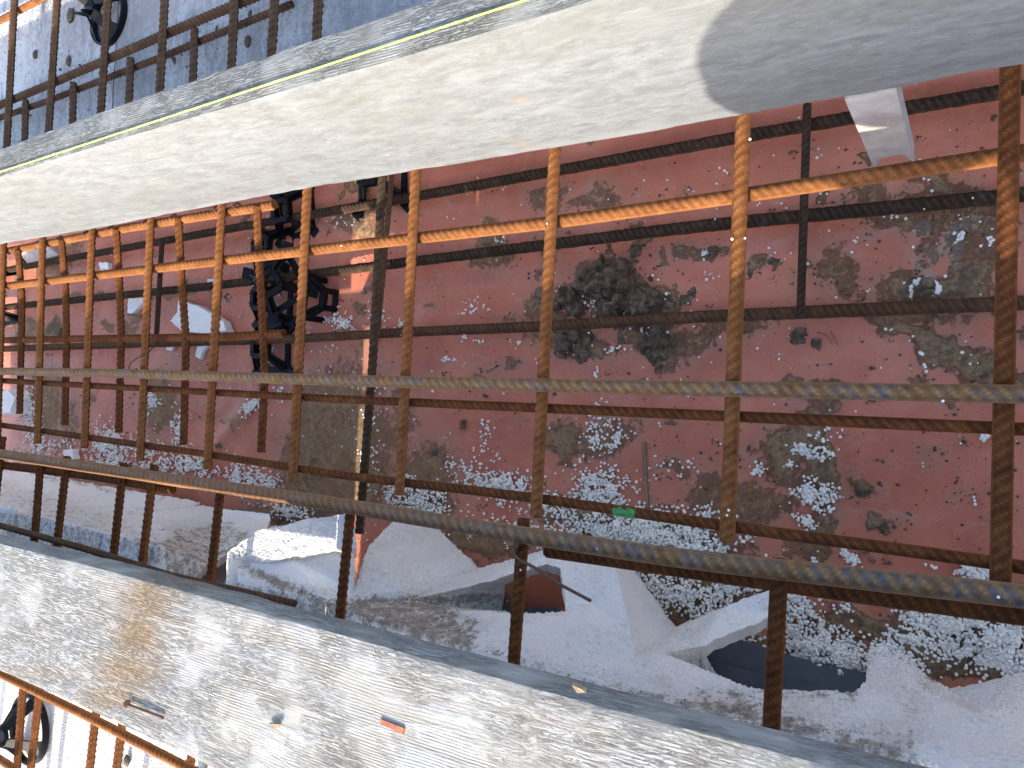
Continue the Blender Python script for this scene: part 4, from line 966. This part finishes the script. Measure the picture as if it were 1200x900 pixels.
def round_chair(loc, rz, rad, h, label, tilt=(0, 0)):
    root = empty('rebar_chair', tuple(loc)); root.rotation_euler = (tilt[0], tilt[1], rz); tag(root, label, 'rebar chair', 'round black rebar chairs on the foam')
    n = 36; V = []; F = []
    prof = [(rad, 0), (rad, .012), (rad - .003, .013), (rad - .010, .009), (rad - .010, .004), (rad - .006, 0)]
    for i in range(n):
        a = i / n * 2 * math.pi
        for r, z in prof: V.append((r * math.cos(a), r * math.sin(a), z))
    m = len(prof)
    for i in range(n):
        for j in range(m): F.append((i * m + j, ((i + 1) % n) * m + j, ((i + 1) % n) * m + (j + 1) % m, i * m + (j + 1) % m))
    lpart('base_ring', V, F, M_BLACK, root)
    for k in range(4):
        a = k * math.pi / 2 + .5; ca, sa = math.cos(a), math.sin(a); ta = np.array([-sa, ca])
        o_, i_ = np.array([ca, sa]) * (rad - .006), np.array([ca, sa]) * rad * .24
        V = []; F = []
        for p, z, w_ in ((o_, .006, .017), (o_ * .8, h * .35, .012), (i_ * 1.6, h * .75, .010), (i_, h, .009)):
            for sgn in (-1, 1):
                for dz in (0, .005): V.append((*(p + ta * sgn * w_), z + dz))
        for s_ in range(3):
            b = s_ * 4; F += [(b, b + 4, b + 6, b + 2), (b + 1, b + 3, b + 7, b + 5), (b, b + 1, b + 5, b + 4), (b + 2, b + 6, b + 7, b + 3)]
        F += [(0, 2, 3, 1), (12, 13, 15, 14)]
        lpart('leg', V, F, M_BLACK, root)
        # prong with a notch for the bar
        P_, Q_ = np.array([*i_, h]), np.array([*(i_ * 1.7), h + .024])
        v, f = box_between(P_, Q_, .013, .004, up=(ca, sa, 0), taper=.35); lpart('prong', v, f, M_BLACK, root)
    V = [(rad * .27 * math.cos(t), rad * .27 * math.sin(t), z) for z in (h - .004, h + .004) for t in np.arange(12) / 12 * 2 * math.pi]
    F = [tuple(range(11, -1, -1)), tuple(range(12, 24))] + [(i, (i + 1) % 12, 12 + (i + 1) % 12, 12 + i) for i in range(12)]
    lpart('hub', V, F, M_BLACK, root)
    return root
p = at(132, 22, .776); round_chair((p[0], p[1], zu + .002), .2, .055, .040, 'round black rebar chair standing in shade beyond the tall board', tilt=(0, 0))
p = at(40, 852, .825); round_chair((p[0], p[1], zl + .004), .7, .070, .055, 'round black rebar chair on sunlit foam behind the flat board', tilt=(0, 0))

# ------------------------------------------------------------------ tie wires
def tie(pts, r, label, loop=None):
    root = empty('tie_wire', tuple(pts[0])); tag(root, label, 'tie wire', 'tie wires')
    def add(nm, P, rr):
        o = build_tube(nm, P, rr, M_WIRE, ribs=False, sides=6); c = o.location.copy(); o.parent = root; o.location = c - root.location
    add('tail', pts, r)
    if loop is not None:
        for L in loop: add('loop', L, r)
    return root
def ring(c, r, ax1, ax2, n=14, a0=0, a1=1.0):
    c = np.array(c); return [c + r * (math.cos(2 * math.pi * (a0 + (a1 - a0) * i / n)) * np.array(ax1) + math.sin(2 * math.pi * (a0 + (a1 - a0) * i / n)) * np.array(ax2)) for i in range(n + 1)]
c = at(608, 635, .757)
rg = [ring(c, .0135, (.45, .6, 0), (.3, -.2, .85)), ring(c + np.array([-.003, -.004, 0]), .0145, (.3, .75, 0), (.5, -.1, .8))]
tie([at(601, 640, .735), at(604, 655, .728), at(625, 664, .727), at(660, 687, .722), at(692, 704, .715)], .0019, 'tie wire with a long dark tail hanging over the left foam hollow', rg)
c = at(157, 437, .765)
tie([at(157, 437, .74), at(150, 432, .735), at(153, 424, .735), at(175, 412, .76), at(185, 400, .80)], .0012, 'thin twisted tie wire on the grey bar near the left', [ring(c, .012, (.5, .6, 0), (.3, -.2, .8))])
for i, (x, y) in enumerate([(24, 293), (50, 287), (77, 281), (108, 275), (137, 269), (178, 262), (210, 256), (261, 246), (284, 243)]):
    c = at(x - 6, y + .5, .783)
    o = build_tube('tie_wire', ring(c, .0086, (0, 1, 0), (0, 0, 1)), .0016, M_WIRE, ribs=False, sides=6)
    tag(o, ORD[i] + ' dark wire loop from the left on the orange bar under the tall board', 'tie wire', 'tie wires on the orange bar')

# ------------------------------------------------------------------ mud clods
def clod(cx, cy, rad, h, label, lumps=9, seed=0, group='mud clods on the red sheet', sx=1.0, cat='mud clod'):
    rs = np.random.RandomState(seed); c = at(cx, cy, 1.15); z0 = mz(c[0], c[1])
    n = 120 if rad > .03 else (72 if rad > .02 else 30)
    u = np.linspace(-1.25, 1.25, n); X, Y = np.meshgrid(u, u, indexing='ij'); P = np.stack([X.ravel() * rad * sx, Y.ravel() * rad], 1)
    Z = np.full(len(P), -.004); PW = P + (np.stack([fbm(np.stack([P[:, 0] * 90, P[:, 1] * 90, P[:, 0] * 0 + 3 + seed], 1), 3), fbm(np.stack([P[:, 0] * 90, P[:, 1] * 90, P[:, 0] * 0 + 7 + seed], 1), 3)], 1) - .5) * .014
    small = int(26 * (rad / .03)) if rad > .02 else 3
    for k in range(lumps + small):
        big = k < lumps
        a = rs.rand() * 6.28; q = rs.rand() ** .6 * rad * (.72 if big else .98); r = rad * rs.uniform(.22, .46) if big else rs.uniform(.004, .011)
        lh = h * rs.uniform(.45, 1.0) * (1 - .45 * q / rad)
        cx_, cy_ = q * math.cos(a) * sx, q * math.sin(a)
        d = np.sqrt((PW[:, 0] - cx_) ** 2 + ((PW[:, 1] - cy_) * rs.uniform(.7, 1.3)) ** 2) / r
        if big: Z = np.maximum(Z, lh * np.clip(1 - d ** 2.6, 0, 1) ** .5 - .003)
        else:
            base = Z[np.argmin((P[:, 0] - cx_) ** 2 + (P[:, 1] - cy_) ** 2)]
            Z = np.maximum(Z, np.where(d < 1, base + r * .75 * np.sqrt(np.clip(1 - d ** 2, 0, 1)) - .001, -.004))
    V = np.stack([P[:, 0], P[:, 1], Z], 1)
    V[:, 2] += (fbm(V / rad * 4 + seed, 3) - .5) * h * .5 * (Z > 0) + (fbm(V * 170 + seed, 3) - .5) * .007 * (Z > 0)
    V[:, :2] += (np.stack([fbm(V * 120 + 4, 2), fbm(V * 120 + 8, 2)], 1) - .5) * .004
    i = np.arange(n - 1)[:, None] * n + np.arange(n - 1)[None, :]; F = np.stack([i, i + n, i + n + 1, i + 1], -1).reshape(-1, 4)
    keep = (Z[F] > -.0039).any(1); F = F[keep]
    V += np.array([c[0], c[1], z0])
    used = np.unique(F); mp = np.full(len(V), -1); mp[used] = np.arange(len(used)); V = V[used]; F = mp[F]
    o = link_mesh('mud_clod', V, F, M_MUD, smooth=True, loc=tuple(V.mean(0))); tag(o, label, cat, group); return o
clod(711, 332, .052, .060, 'tall dark crumbly top of the big mud heap', 16, 1)
clod(763, 358, .048, .040, 'right shoulder of the big mud heap', 14, 2, sx=1.1)
clod(733, 354, .042, .044, 'middle of the big mud heap just above the brown bar', 12, 3)
clod(664, 350, .030, .020, 'low mud lump left of the heap by the crossbar', 9, 4)
clod(625, 352, .020, .009, 'small flat mud lump left of the crossbar', 6, 5)
clod(680, 322, .017, .010, 'small mud lump at the upper left of the heap', 6, 6)
clod(765, 402, .030, .024, 'mud lump hanging below the brown bar under the heap', 9, 7)
clod(668, 402, .030, .020, 'mud lump with white beads below the brown bar, left of the heap', 9, 8, sx=1.2)
clod(640, 392, .020, .010, 'mud lump directly under the crossbar left of the heap', 7, 9)
clod(583, 290, .018, .012, 'round mud lump on the dark bar left of the heap', 6, 10)
for i, (x, y, r, h, lab) in enumerate([(744, 291, .009, .008, 'round mud ball just above the heap'), (708, 288, .008, .007, 'small mud ball beneath the dark bar above the heap'), (902, 307, .014, .012, 'round dark mud ball right of the second crossbar'),
        (873, 322, .008, .008, 'dark mud ball touching the second crossbar'), (425, 262, .017, .012, 'muddy lump beside the dark slanting bar at top'), (68, 387, .020, .015, 'round dark mud ball near the left edge'), (35, 386, .016, .01, 'flat mud clod at far left beside the dark mud ball'),
        (935, 395, .011, .008, 'small clod with beads beside the thin dark rod end'), (952, 404, .008, .006, 'second small clod right of the rod end'), (806, 345, .012, .008, 'small curved mud smear lump right of the heap'), (1035, 617, .011, .008, 'dark mud lump low on the right'),
        (768, 432, .006, .006, 'small mud crumb above the grey bar, under the heap'), (830, 297, .011, .006, 'mud dab right above the heap end'), (1085, 342, .030, .012, 'muddy mound inside the ring of beads'), (1150, 442, .010, .006, 'small mud ball at the corner beside the rightmost crossbar'),
        (538, 497, .007, .006, 'small dark crumb below the brown bars at middle'), (508, 532, .010, .008, 'small clod on the brown smear right of the slanting bar'), (240, 424, .010, .008, 'small mud clod below the largest foam scrap'), (1008, 580, .009, .005, 'lone mud dab at the right middle'), (245, 520, .008, .006, 'small clod near the crossbar end at left')]):
    clod(x, y, r, h, lab, 5, 20 + i, group='small mud clods')
# crumbs
def crumbs(n, seed):
    rs = np.random.RandomState(seed); V = []; F = []
    base = np.array([(1, 0, 0), (-1, 0, 0), (0, 1, 0), (0, -1, 0), (0, 0, 1), (0, 0, -1)], float)
    BF = np.array([(0, 2, 4), (2, 1, 4), (1, 3, 4), (3, 0, 4), (2, 0, 5), (1, 2, 5), (3, 1, 5), (0, 3, 5)])
    VV = []; FF = []; k = 0
    while k < n:
        x, y = rs.uniform(0, 1200), rs.uniform(90, 800)
        p = at(x, y, HM)
        if not (-.30 < p[1] < .42): continue
        if k % 3 and MUD:
            m = MUD[rs.randint(len(MUD))]; p = at(m[0] + rs.normal() * m[2] * .9, m[1] + rs.normal() * m[3] * .9, HM)
            if not (-.32 < p[1] < .42): continue
        r = .0009 + .0022 * rs.rand() ** 3
        q = base * r * rs.uniform(.6, 1.3, (6, 3)); q += [p[0], p[1], mz(p[0], p[1]) + r * .6]
        VV.append(q); FF.append(BF + 6 * k); k += 1
    o = link_mesh('soil_crumbs', np.vstack(VV), np.vstack(FF), M_STONE, smooth=False); tag(o, 'scattered brown soil crumbs all over the red sheet', 'soil crumbs', kind='stuff'); return o
crumbs(2600, 5)
rs = np.random.RandomState(61); VV = []; FF = []
oc = np.array([(1, 0, 0), (-1, 0, 0), (0, 1, 0), (0, -1, 0), (0, 0, 1), (0, 0, -1)], float); of = np.array([(0, 2, 4), (2, 1, 4), (1, 3, 4), (3, 0, 4), (2, 0, 5), (1, 2, 5), (3, 1, 5), (0, 3, 5)])
for k in range(900):
    x = rs.uniform(-2.2, -.3); y = .5 + .75 * rs.rand(); r = .0007 + .0028 * rs.rand() ** 4
    VV.append(oc * r * rs.uniform(.6, 1.5, (6, 3)) + [x, y, zu + .003 + r * .3]); FF.append(of + 6 * k)
o = link_mesh('soil_crumbs', np.vstack(VV), np.vstack(FF), M_STONE, smooth=False); tag(o, 'tiny soil crumbs sprinkled over the shaded foam beyond the tall board', 'soil crumbs', kind='stuff')
# crumbs on the foam beyond the tall board
for i, (x, y, r, lab, H) in enumerate([(83, 18, .016, 'elongated dark clod on shaded foam left of the round chair', .776), (41, 64, .012, 'small dark pebble on the shaded foam at upper left', .776), (80, 72, .012, 'grey brown clod on shaded foam under the round chair', .776),
                     (204, 70, .008, 'tiny black pebble between the shaded crossbars', .776), (290, 48, .012, 'brown clod beside the splice bars on shaded foam', .776), (292, 16, .008, 'dark crumb at the top beside the splice bars', .776), (253, 34, .007, 'small crumb left of the splice crossbar', .776), (148, 892, .012, 'dark pebble on the sunlit foam at bottom left', .825)]):
    rs = np.random.RandomState(90 + i); c = at(x, y, H - .004)
    th = np.arange(8) / 8 * 2 * math.pi; V = []; F = []
    for z, s in ((0, .8), (.45, 1), (.8, .7)):
        for t in th: V.append((c[0] + r * .6 * s * math.cos(t) * rs.uniform(.7, 1.2), c[1] + r * s * math.sin(t) * rs.uniform(.7, 1.2), c[2] - .004 + z * r * .7))
    V.append((c[0], c[1], c[2] - .004 + r * .65))
    for l in range(2):
        for j in range(8): F.append((l * 8 + j, l * 8 + (j + 1) % 8, (l + 1) * 8 + (j + 1) % 8, (l + 1) * 8 + j))
    for j in range(8): F.append((16 + j, 16 + (j + 1) % 8, 24))
    o = link_mesh('soil_clod', V, F, M_STONE, smooth=True, loc=tuple(c)); tag(o, lab, 'soil clod', 'soil clods on the foam')

# ------------------------------------------------------------------ straws and twigs
for i, (pts, lab, r) in enumerate([([(1096, 368), (1092, 382), (1087, 396)], 'thin pale stalk on the mud below the brown bar at right', .0009), ([(957, 389), (968, 392), (974, 402)], 'tiny forked stalk near the thin dark rod end', .0008),
        ([(973, 388), (981, 404)], 'second tiny stalk near the thin dark rod end', .0008), ([(750, 518), (752, 560), (755, 592)], 'flat muddy twig standing out of the beads', .0034), ([(662, 488), (650, 498), (643, 512)], 'fine curled hair like stalk beside the crossbar end', .0006),
        ([(983, 476), (970, 486), (962, 486)], 'small grey chip on the thin brown bar', .003)]):
    P = [at(x, y, 1.155) for x, y in pts]
    for q in P: q[2] = mz(q[0], q[1]) + .003
    o = build_tube('dry_stalk', P, r, M_STRAW, ribs=False, sides=5); tag(o, lab, 'stalk', 'stalks in the trench')

# ------------------------------------------------------------------ foam beads
def beads(L, label, seed, group=None, rbase=.0025):
    """L: (x, y, rx, ry, turn, count, pile height)"""
    rs = np.random.RandomState(seed); VV = []; FF = []; k = 0
    for x, y, rx, ry, a, n, hp in L:
        ca, sa = math.cos(math.radians(a)), math.sin(math.radians(a))
        for _ in range(int(n * (1.35 if n > 150 else 1))):
            u, v = rs.normal(size=2) * .55
            d = min(1.0, math.hypot(u, v))
            p = at(x + rx * u * ca - ry * v * sa, y + rx * u * sa + ry * v * ca, HM - .008)
            if rs.rand() > .25:
                dens = vnoise(np.array([[p[0] * 75, p[1] * 75, 2.0 + seed]]))[0]
                if dens < .40: continue
            r = rbase * rs.choice([.5, .75, .95, 1.05, 1.2], p=[.14, .22, .3, .24, .10])
            z = mz(p[0], p[1]) + r * .9 + (rs.rand() * hp * (1 - d) + rs.rand() * .004 * (hp > 0))
            VV.append(ICO_V * r * rs.uniform(.85, 1.15, (1, 3)) + [p[0], p[1], z]); FF.append(ICO_F + 12 * k); k += 1
    o = link_mesh('foam_beads', np.vstack(VV), np.vstack(FF), M_BEAD, smooth=True); tag(o, label, 'foam beads', group, 'stuff'); return o
beads([(268 + 222, 588, 36, 22, 20, 700, .03), (478, 570, 26, 10, 0, 150, .006), (460, 575, 14, 14, 0, 80, .004)], 'heap of white beads above the first foam wedge', 1)
beads([(490, 680, 60, 26, 18, 800, .010), (545, 690, 20, 20, 0, 150, .0), (335, 600, 30, 10, 5, 260, .01)], 'white beads on dark mud between the foam wedges under the thick bar', 2)
beads([(590, 566, 34, 12, 6, 380, .010), (545, 556, 26, 10, 40, 120, .0), (620, 585, 50, 14, 10, 260, .003), (600, 622, 60, 12, 8, 260, .002), (660, 632, 40, 14, 0, 200, .0), (680, 600, 50, 20, 0, 260, .0), (560, 620, 24, 10, 0, 60, .0)], 'loose white beads around the crossbar end beside the mud', 3)
beads([(700, 572, 36, 22, 10, 420, .006), (765, 628, 70, 26, 8, 2300, .022), (720, 612, 50, 20, 10, 700, .008), (830, 598, 20, 10, 0, 40, .0), (815, 640, 30, 14, 20, 200, .004)], 'large drift of white beads below the green paint mark', 4)
beads([(790, 690, 60, 26, 22, 900, .010), (850, 690, 40, 14, 5, 260, .004), (875, 685, 24, 10, 0, 160, .006), (740, 672, 30, 14, 20, 250, .006), (815, 710, 30, 12, 40, 160, .003)], 'white beads in the dark hollow right of the second wedge', 5)
beads([(930, 725, 34, 22, 40, 700, .012), (965, 765, 50, 26, 35, 1400, .016), (920, 700, 20, 12, 0, 200, .006), (985, 785, 30, 14, 20, 380, .010), (1030, 775, 44, 18, 5, 1300, .034), (940, 800, 16, 8, 0, 60, .0), (900, 780, 10, 12, 0, 24, .0), (880, 745, 40, 14, 0, 40, .0), (955, 735, 12, 14, 0, 20, 0), (965, 805, 30, 8, 0, 60, 0)], 'white bead drift spilling over the grey sheet', 6)
beads([(1070, 745, 26, 14, 10, 300, .006), (1090, 735, 18, 12, 0, 120, .002), (1150, 752, 58, 28, 12, 1700, .012), (1110, 735, 20, 10, 0, 160, .004), (1185, 770, 30, 20, 0, 420, .006), (1070, 722, 20, 6, 5, 60, .0), (990, 716, 14, 8, 0, 40, 0), (1034, 706, 12, 3, 0, 20, 0), (1150, 710, 40, 6, 5, 60, 0)], 'white bead patch along the right end of the thick bar', 7)
beads([(1145, 668, 24, 14, 30, 300, .004), (1092, 665, 10, 4, 0, 10, 0)], 'crescent of white beads by the foot of the rightmost crossbar', 8)
rl = []
for k in range(44):
    a = k / 44 * 2 * math.pi; rl.append((1084 + 17 * math.cos(a) * (1 if abs(math.cos(a)) < .8 else .95), 341 + 12 * math.sin(a), 2.2, 1.8, 0, 7, 0.002))
beads(rl + [(1058, 333, 4, 2, 0, 4, 0)], 'small ring of white beads pressed into the muddy mound', 9)
beads([(952, 528, 20, 7, 10, 180, .002), (957, 508, 22, 16, 0, 60, 0), (887, 551, 8, 7, 0, 50, .002), (925, 545, 8, 5, 0, 18, 0), (955, 580, 20, 16, 0, 330, .004), (943, 614, 10, 10, 40, 90, .002), (993, 652, 18, 6, 40, 110, .002), (875, 628, 10, 6, 0, 30, 0), (822, 622, 10, 10, 20, 60, 0.002), (825, 600, 10, 6, 0, 20, 0), (953, 655, 4, 6, 0, 14, 0), (1094, 677, 6, 4, 0, 12, 0)], 'small bead clusters on the brown mud strip at right', 10)
beads([(700, 500, 20, 16, -20, 90, 0), (712, 518, 26, 12, -30, 120, 0), (690, 515, 14, 8, 0, 60, 0), (568, 520, 14, 30, 0, 60, 0), (790, 545, 24, 10, 0, 24, 0), (1080, 420, 30, 16, 20, 10, 0), (1137, 422, 12, 8, 10, 16, 0), (720, 410, 12, 5, -10, 34, .001), (675, 405, 18, 8, 0, 60, .001), (760, 385, 14, 10, 0, 40, .001), (742, 352, 50, 26, 0, 70, .02), (700, 360, 20, 20, 0, 26, .01), (585, 283, 8, 14, 0, 26, .006), (650, 348, 10, 8, 0, 18, 0),
       (550, 358, 14, 10, 0, 30, 0), (540, 395, 8, 4, 0, 14, 0), (468, 380, 8, 6, 0, 40, .003), (523, 420, 10, 4, 0, 20, 0), (558, 400, 6, 3, 0, 14, 0), (607, 400, 14, 6, 0, 14, 0), (1042, 248, 14, 8, 0, 34, 0), (1122, 278, 8, 6, 0, 40, .001), (1163, 282, 8, 6, 0, 20, 0), (826, 298, 6, 5, 0, 10, 0), (930, 393, 8, 4, 0, 14, 0), (433, 470, 60, 60, 0, 50, 0), (440, 370, 12, 16, 0, 50, 0), (398, 375, 16, 10, 30, 110, .003), (405, 378, 14, 8, 0, 80, .002),
       (425, 520, 20, 40, 0, 60, 0), (320, 360, 30, 50, 0, 90, 0), (312, 415, 8, 8, 0, 40, .002), (380, 410, 16, 10, 0, 30, 0), (400, 260, 16, 8, 0, 30, 0), (305, 270, 10, 16, 0, 60, .002), (320, 330, 10, 10, 0, 60, .002), (1154, 513, 5, 4, 0, 20, 0.001), (697, 436, 4, 6, 0, 8, 0), (700, 470, 6, 5, 0, 12, 0)], 'scattered little groups of white beads on the mud and chairs', 11)
rs = np.random.RandomState(77)
beads([(rs.uniform(300, 1200), rs.uniform(130, 720), 8, 8, 0, rs.choice([1, 1, 2, 3]), 0) for _ in range(330)] + [(rs.uniform(0, 340), rs.uniform(290, 560), 8, 8, 0, rs.choice([1, 2]), 0) for _ in range(120)], 'single white beads strewn over the red sheet', 12, rbase=.0021)
beads([(130, 520, 16, 20, 0, 500, .004), (125, 545, 26, 12, 0, 300, .006), (175, 470, 8, 10, 0, 130, .002), (205, 500, 8, 20, 0, 160, .002), (40, 490, 12, 30, 0, 420, .004), (55, 525, 30, 10, 0, 160, .002), (150, 525, 60, 14, 6, 300, .002), (222, 545, 24, 12, 20, 320, .006), (185, 545, 40, 12, 10, 260, .004), (275, 560, 14, 16, 0, 300, .006), (302, 565, 16, 14, 20, 200, .004), (292, 475, 14, 6, -40, 160, .002), (325, 462, 8, 8, 0, 50, .001), (375, 464, 10, 6, 0, 20, 0), (15, 540, 20, 10, 0, 90, 0), (78, 545, 20, 8, 0, 80, .0)], 'smears of white beads on the left part of the red sheet', 13, rbase=.0029)
rs = np.random.RandomState(5)

rs = np.random.RandomState(8); VV = []; FF = []
for k, (x, y, H) in enumerate([(879, 163, .762), (858, 280, .762), (854, 598, .762), (852, 604, .762), (873, 279, .758), (641, 262, .755), (400, 288, .776), (1083, 245, 1.124), (838, 257, 1.124), (700, 295, 1.124), (1140, 232, 1.124), (610, 668, .757), (1170, 700, .742), (700, 643, .742), (1105, 470, .75), (470, 393, 1.12), (760, 384, 1.12), (690, 390, 1.12)]):
    p = at(x, y, H); q_ = rs.uniform(.0011, .0017); VV.append(ICO_V * q_ + p); FF.append(ICO_F + 12 * k)
o = link_mesh('foam_beads', np.vstack(VV), np.vstack(FF), M_BEAD, smooth=True); tag(o, 'few white beads caught on the rusty bars', 'foam beads', None, 'stuff')
# ------------------------------------------------------------------ the photographer, whose hard hat shades the tall board
def skinmat(name, c): return simple(name, [(0.3, c), (0.7, tuple(min(1, v * 1.2) for v in c))], 30, .7, .3)
def skin_body(name, joints, edges, rad, mat, parent, sub=2, loc=(0, 0, 0)):
    me = bpy.data.meshes.new(name); me.from_pydata([tuple(j) for j in joints], edges, []); o = bpy.data.objects.new(name, me); COL.objects.link(o); o.parent = parent
    md = o.modifiers.new('skin', 'SKIN'); md.use_smooth_shade = True
    for i, r in enumerate(rad):
        sv = me.skin_vertices[0].data[i]; sv.radius = (r, r); sv.use_root = (i == 0)
    o.modifiers.new('sub', 'SUBSURF').levels = sub; o.modifiers['sub'].render_levels = sub
    me.materials.append(mat); return o
hx, hy, hz = -.088, -.50, HM - .192
bx = .42
per_ = empty('person', (bx, -.9, zl)); tag(per_, 'kneeling person in a hard hat leaning out over the trench with a phone', 'person')
o0 = np.array([bx, -.9, zl])
J = lambda x, y, z: tuple(np.array([x, y, z]) - o0)
g0 = zl + .03
joints = [J(bx, -1.08, g0 + .34), J(bx - .04, -.98, g0 + .44), J(bx - .14, -.80, g0 + .52), J(bx - .26, -.64, g0 + .54), J(hx + .10, -.55, g0 + .555),
          J(bx - .09, -1.06, g0 + .30), J(bx - .12, -.82, g0 + .08), J(bx - .10, -1.04, g0 + .05), J(bx - .08, -1.22, g0 + .05), J(bx - .08, -1.30, g0 + .02),
          J(bx + .11, -1.06, g0 + .30), J(bx + .15, -.82, g0 + .08), J(bx + .14, -1.04, g0 + .05), J(bx + .14, -1.22, g0 + .05), J(bx + .14, -1.30, g0 + .02),
          J(.08, -.74, g0 + .56), J(-.06, -.56, g0 + .64), J(-.10, -.33, HM - .08), J(.28, -.56, g0 + .52), J(.36, -.42, g0 + .56), J(.14, -.30, HM - .08)]
edges = [(0, 1), (1, 2), (2, 3), (3, 4), (0, 5), (5, 6), (6, 7), (7, 8), (8, 9), (0, 10), (10, 11), (11, 12), (12, 13), (13, 14), (3, 15), (15, 16), (16, 17), (3, 18), (18, 19), (19, 20)]
rad = [.14, .13, .14, .11, .05, .095, .06, .052, .04, .045, .095, .06, .052, .04, .045, .065, .048, .032, .065, .048, .032]
M_CLOTH = skinmat('navy_work_clothes', (.03, .04, .07)); M_SKIN = skinmat('skin', (.45, .25, .17)); M_HAT = skinmat('white_hard_hat', (.7, .7, .68)); M_PHONE = skinmat('phone_black', (.02, .02, .02))
skin_body('body', joints, edges, rad, M_CLOTH, per_)
def ellipsoid(name, c, r, mat, parent, cut=None, n=24):
    V = []; F = []
    for i in range(n + 1):
        ph = math.pi * i / n
        for j in range(n * 2):
            t = math.pi * j / n; p = np.array([math.sin(ph) * math.cos(t), math.sin(ph) * math.sin(t), math.cos(ph)])
            if cut: p = cut(p)
            V.append(np.array(c) + p * np.array(r) - o0)
    m = n * 2
    for i in range(n):
        for j in range(m): F.append((i * m + j, (i + 1) * m + j, (i + 1) * m + (j + 1) % m, i * m + (j + 1) % m))
    me = bpy.data.meshes.new(name); me.from_pydata([tuple(v) for v in V], [], F); me.materials.append(mat)
    me.polygons.foreach_set('use_smooth', [True] * len(me.polygons)); o = bpy.data.objects.new(name, me); COL.objects.link(o); o.parent = parent; return o
def face(p):
    p = p.copy()
    if p[1] > .55 and abs(p[0]) < .2 and -.35 < p[2] < .15: p[1] += .22 * (1 - abs(p[0]) / .2)
    if p[1] > .4 and p[2] < -.6: p[1] += .08
    for s in (-1, 1):
        if p[1] > .6 and abs(p[0] - s * .38) < .2 and abs(p[2] - .08) < .15: p[1] -= .1
    return p
ellipsoid('head', (hx, hy - .01, hz - .07), (.078, .098, .115), M_SKIN, per_, face)
for s in (-1, 1): ellipsoid('ear', (hx + s * .079, hy - .02, hz - .08), (.012, .02, .032), M_SKIN, per_, n=8)
def hat(p):
    p = p.copy()
    if p[2] < 0: p[2] = max(p[2], -.55); q = math.hypot(p[0], p[1]); p[0] *= 1.05; p[1] *= 1.05
    return p
ellipsoid('hard_hat', (hx, hy, hz - .02), (.148, .158, .140), M_HAT, per_, hat)
for s, cx, cy, cz in ((-1, -.115, -.275, HM - .05), (1, .12, -.255, HM - .05)):
    js = [J(cx, cy - .04, cz - .02), J(cx, cy, cz)]; ed = [(0, 1)]; rd = [.026, .030]
    for f in range(4):
        b = len(js); y = cy + .012 * f - .018
        js += [J(cx - s * .012, y + .030, cz + .006), J(cx - s * .034, y + .05, cz + .018), J(cx - s * .05, y + .055, cz + .002 * f)]; ed += [(1, b), (b, b + 1), (b + 1, b + 2)]; rd += [.010, .0085, .0075]
    b = len(js); js += [J(cx - s * .02, cy - .01, cz + .026), J(cx - s * .04, cy + .02, cz + .036)]; ed += [(1, b), (b, b + 1)]; rd += [.011, .009]
    skin_body('hand', js, ed, rd, M_SKIN, per_, 1)
v, f = box_between((-.13, -.20, HM + .03), (.03, -.20, HM + .03), .075, .008, up=(0, -.5, 1))
me = bpy.data.meshes.new('phone'); me.from_pydata([tuple(map(float, q)) for q in v], [], f); me.materials.append(M_PHONE)
po = bpy.data.objects.new('phone', me); COL.objects.link(po); tag(po, 'black phone held out over the trench by the kneeling person', 'phone')
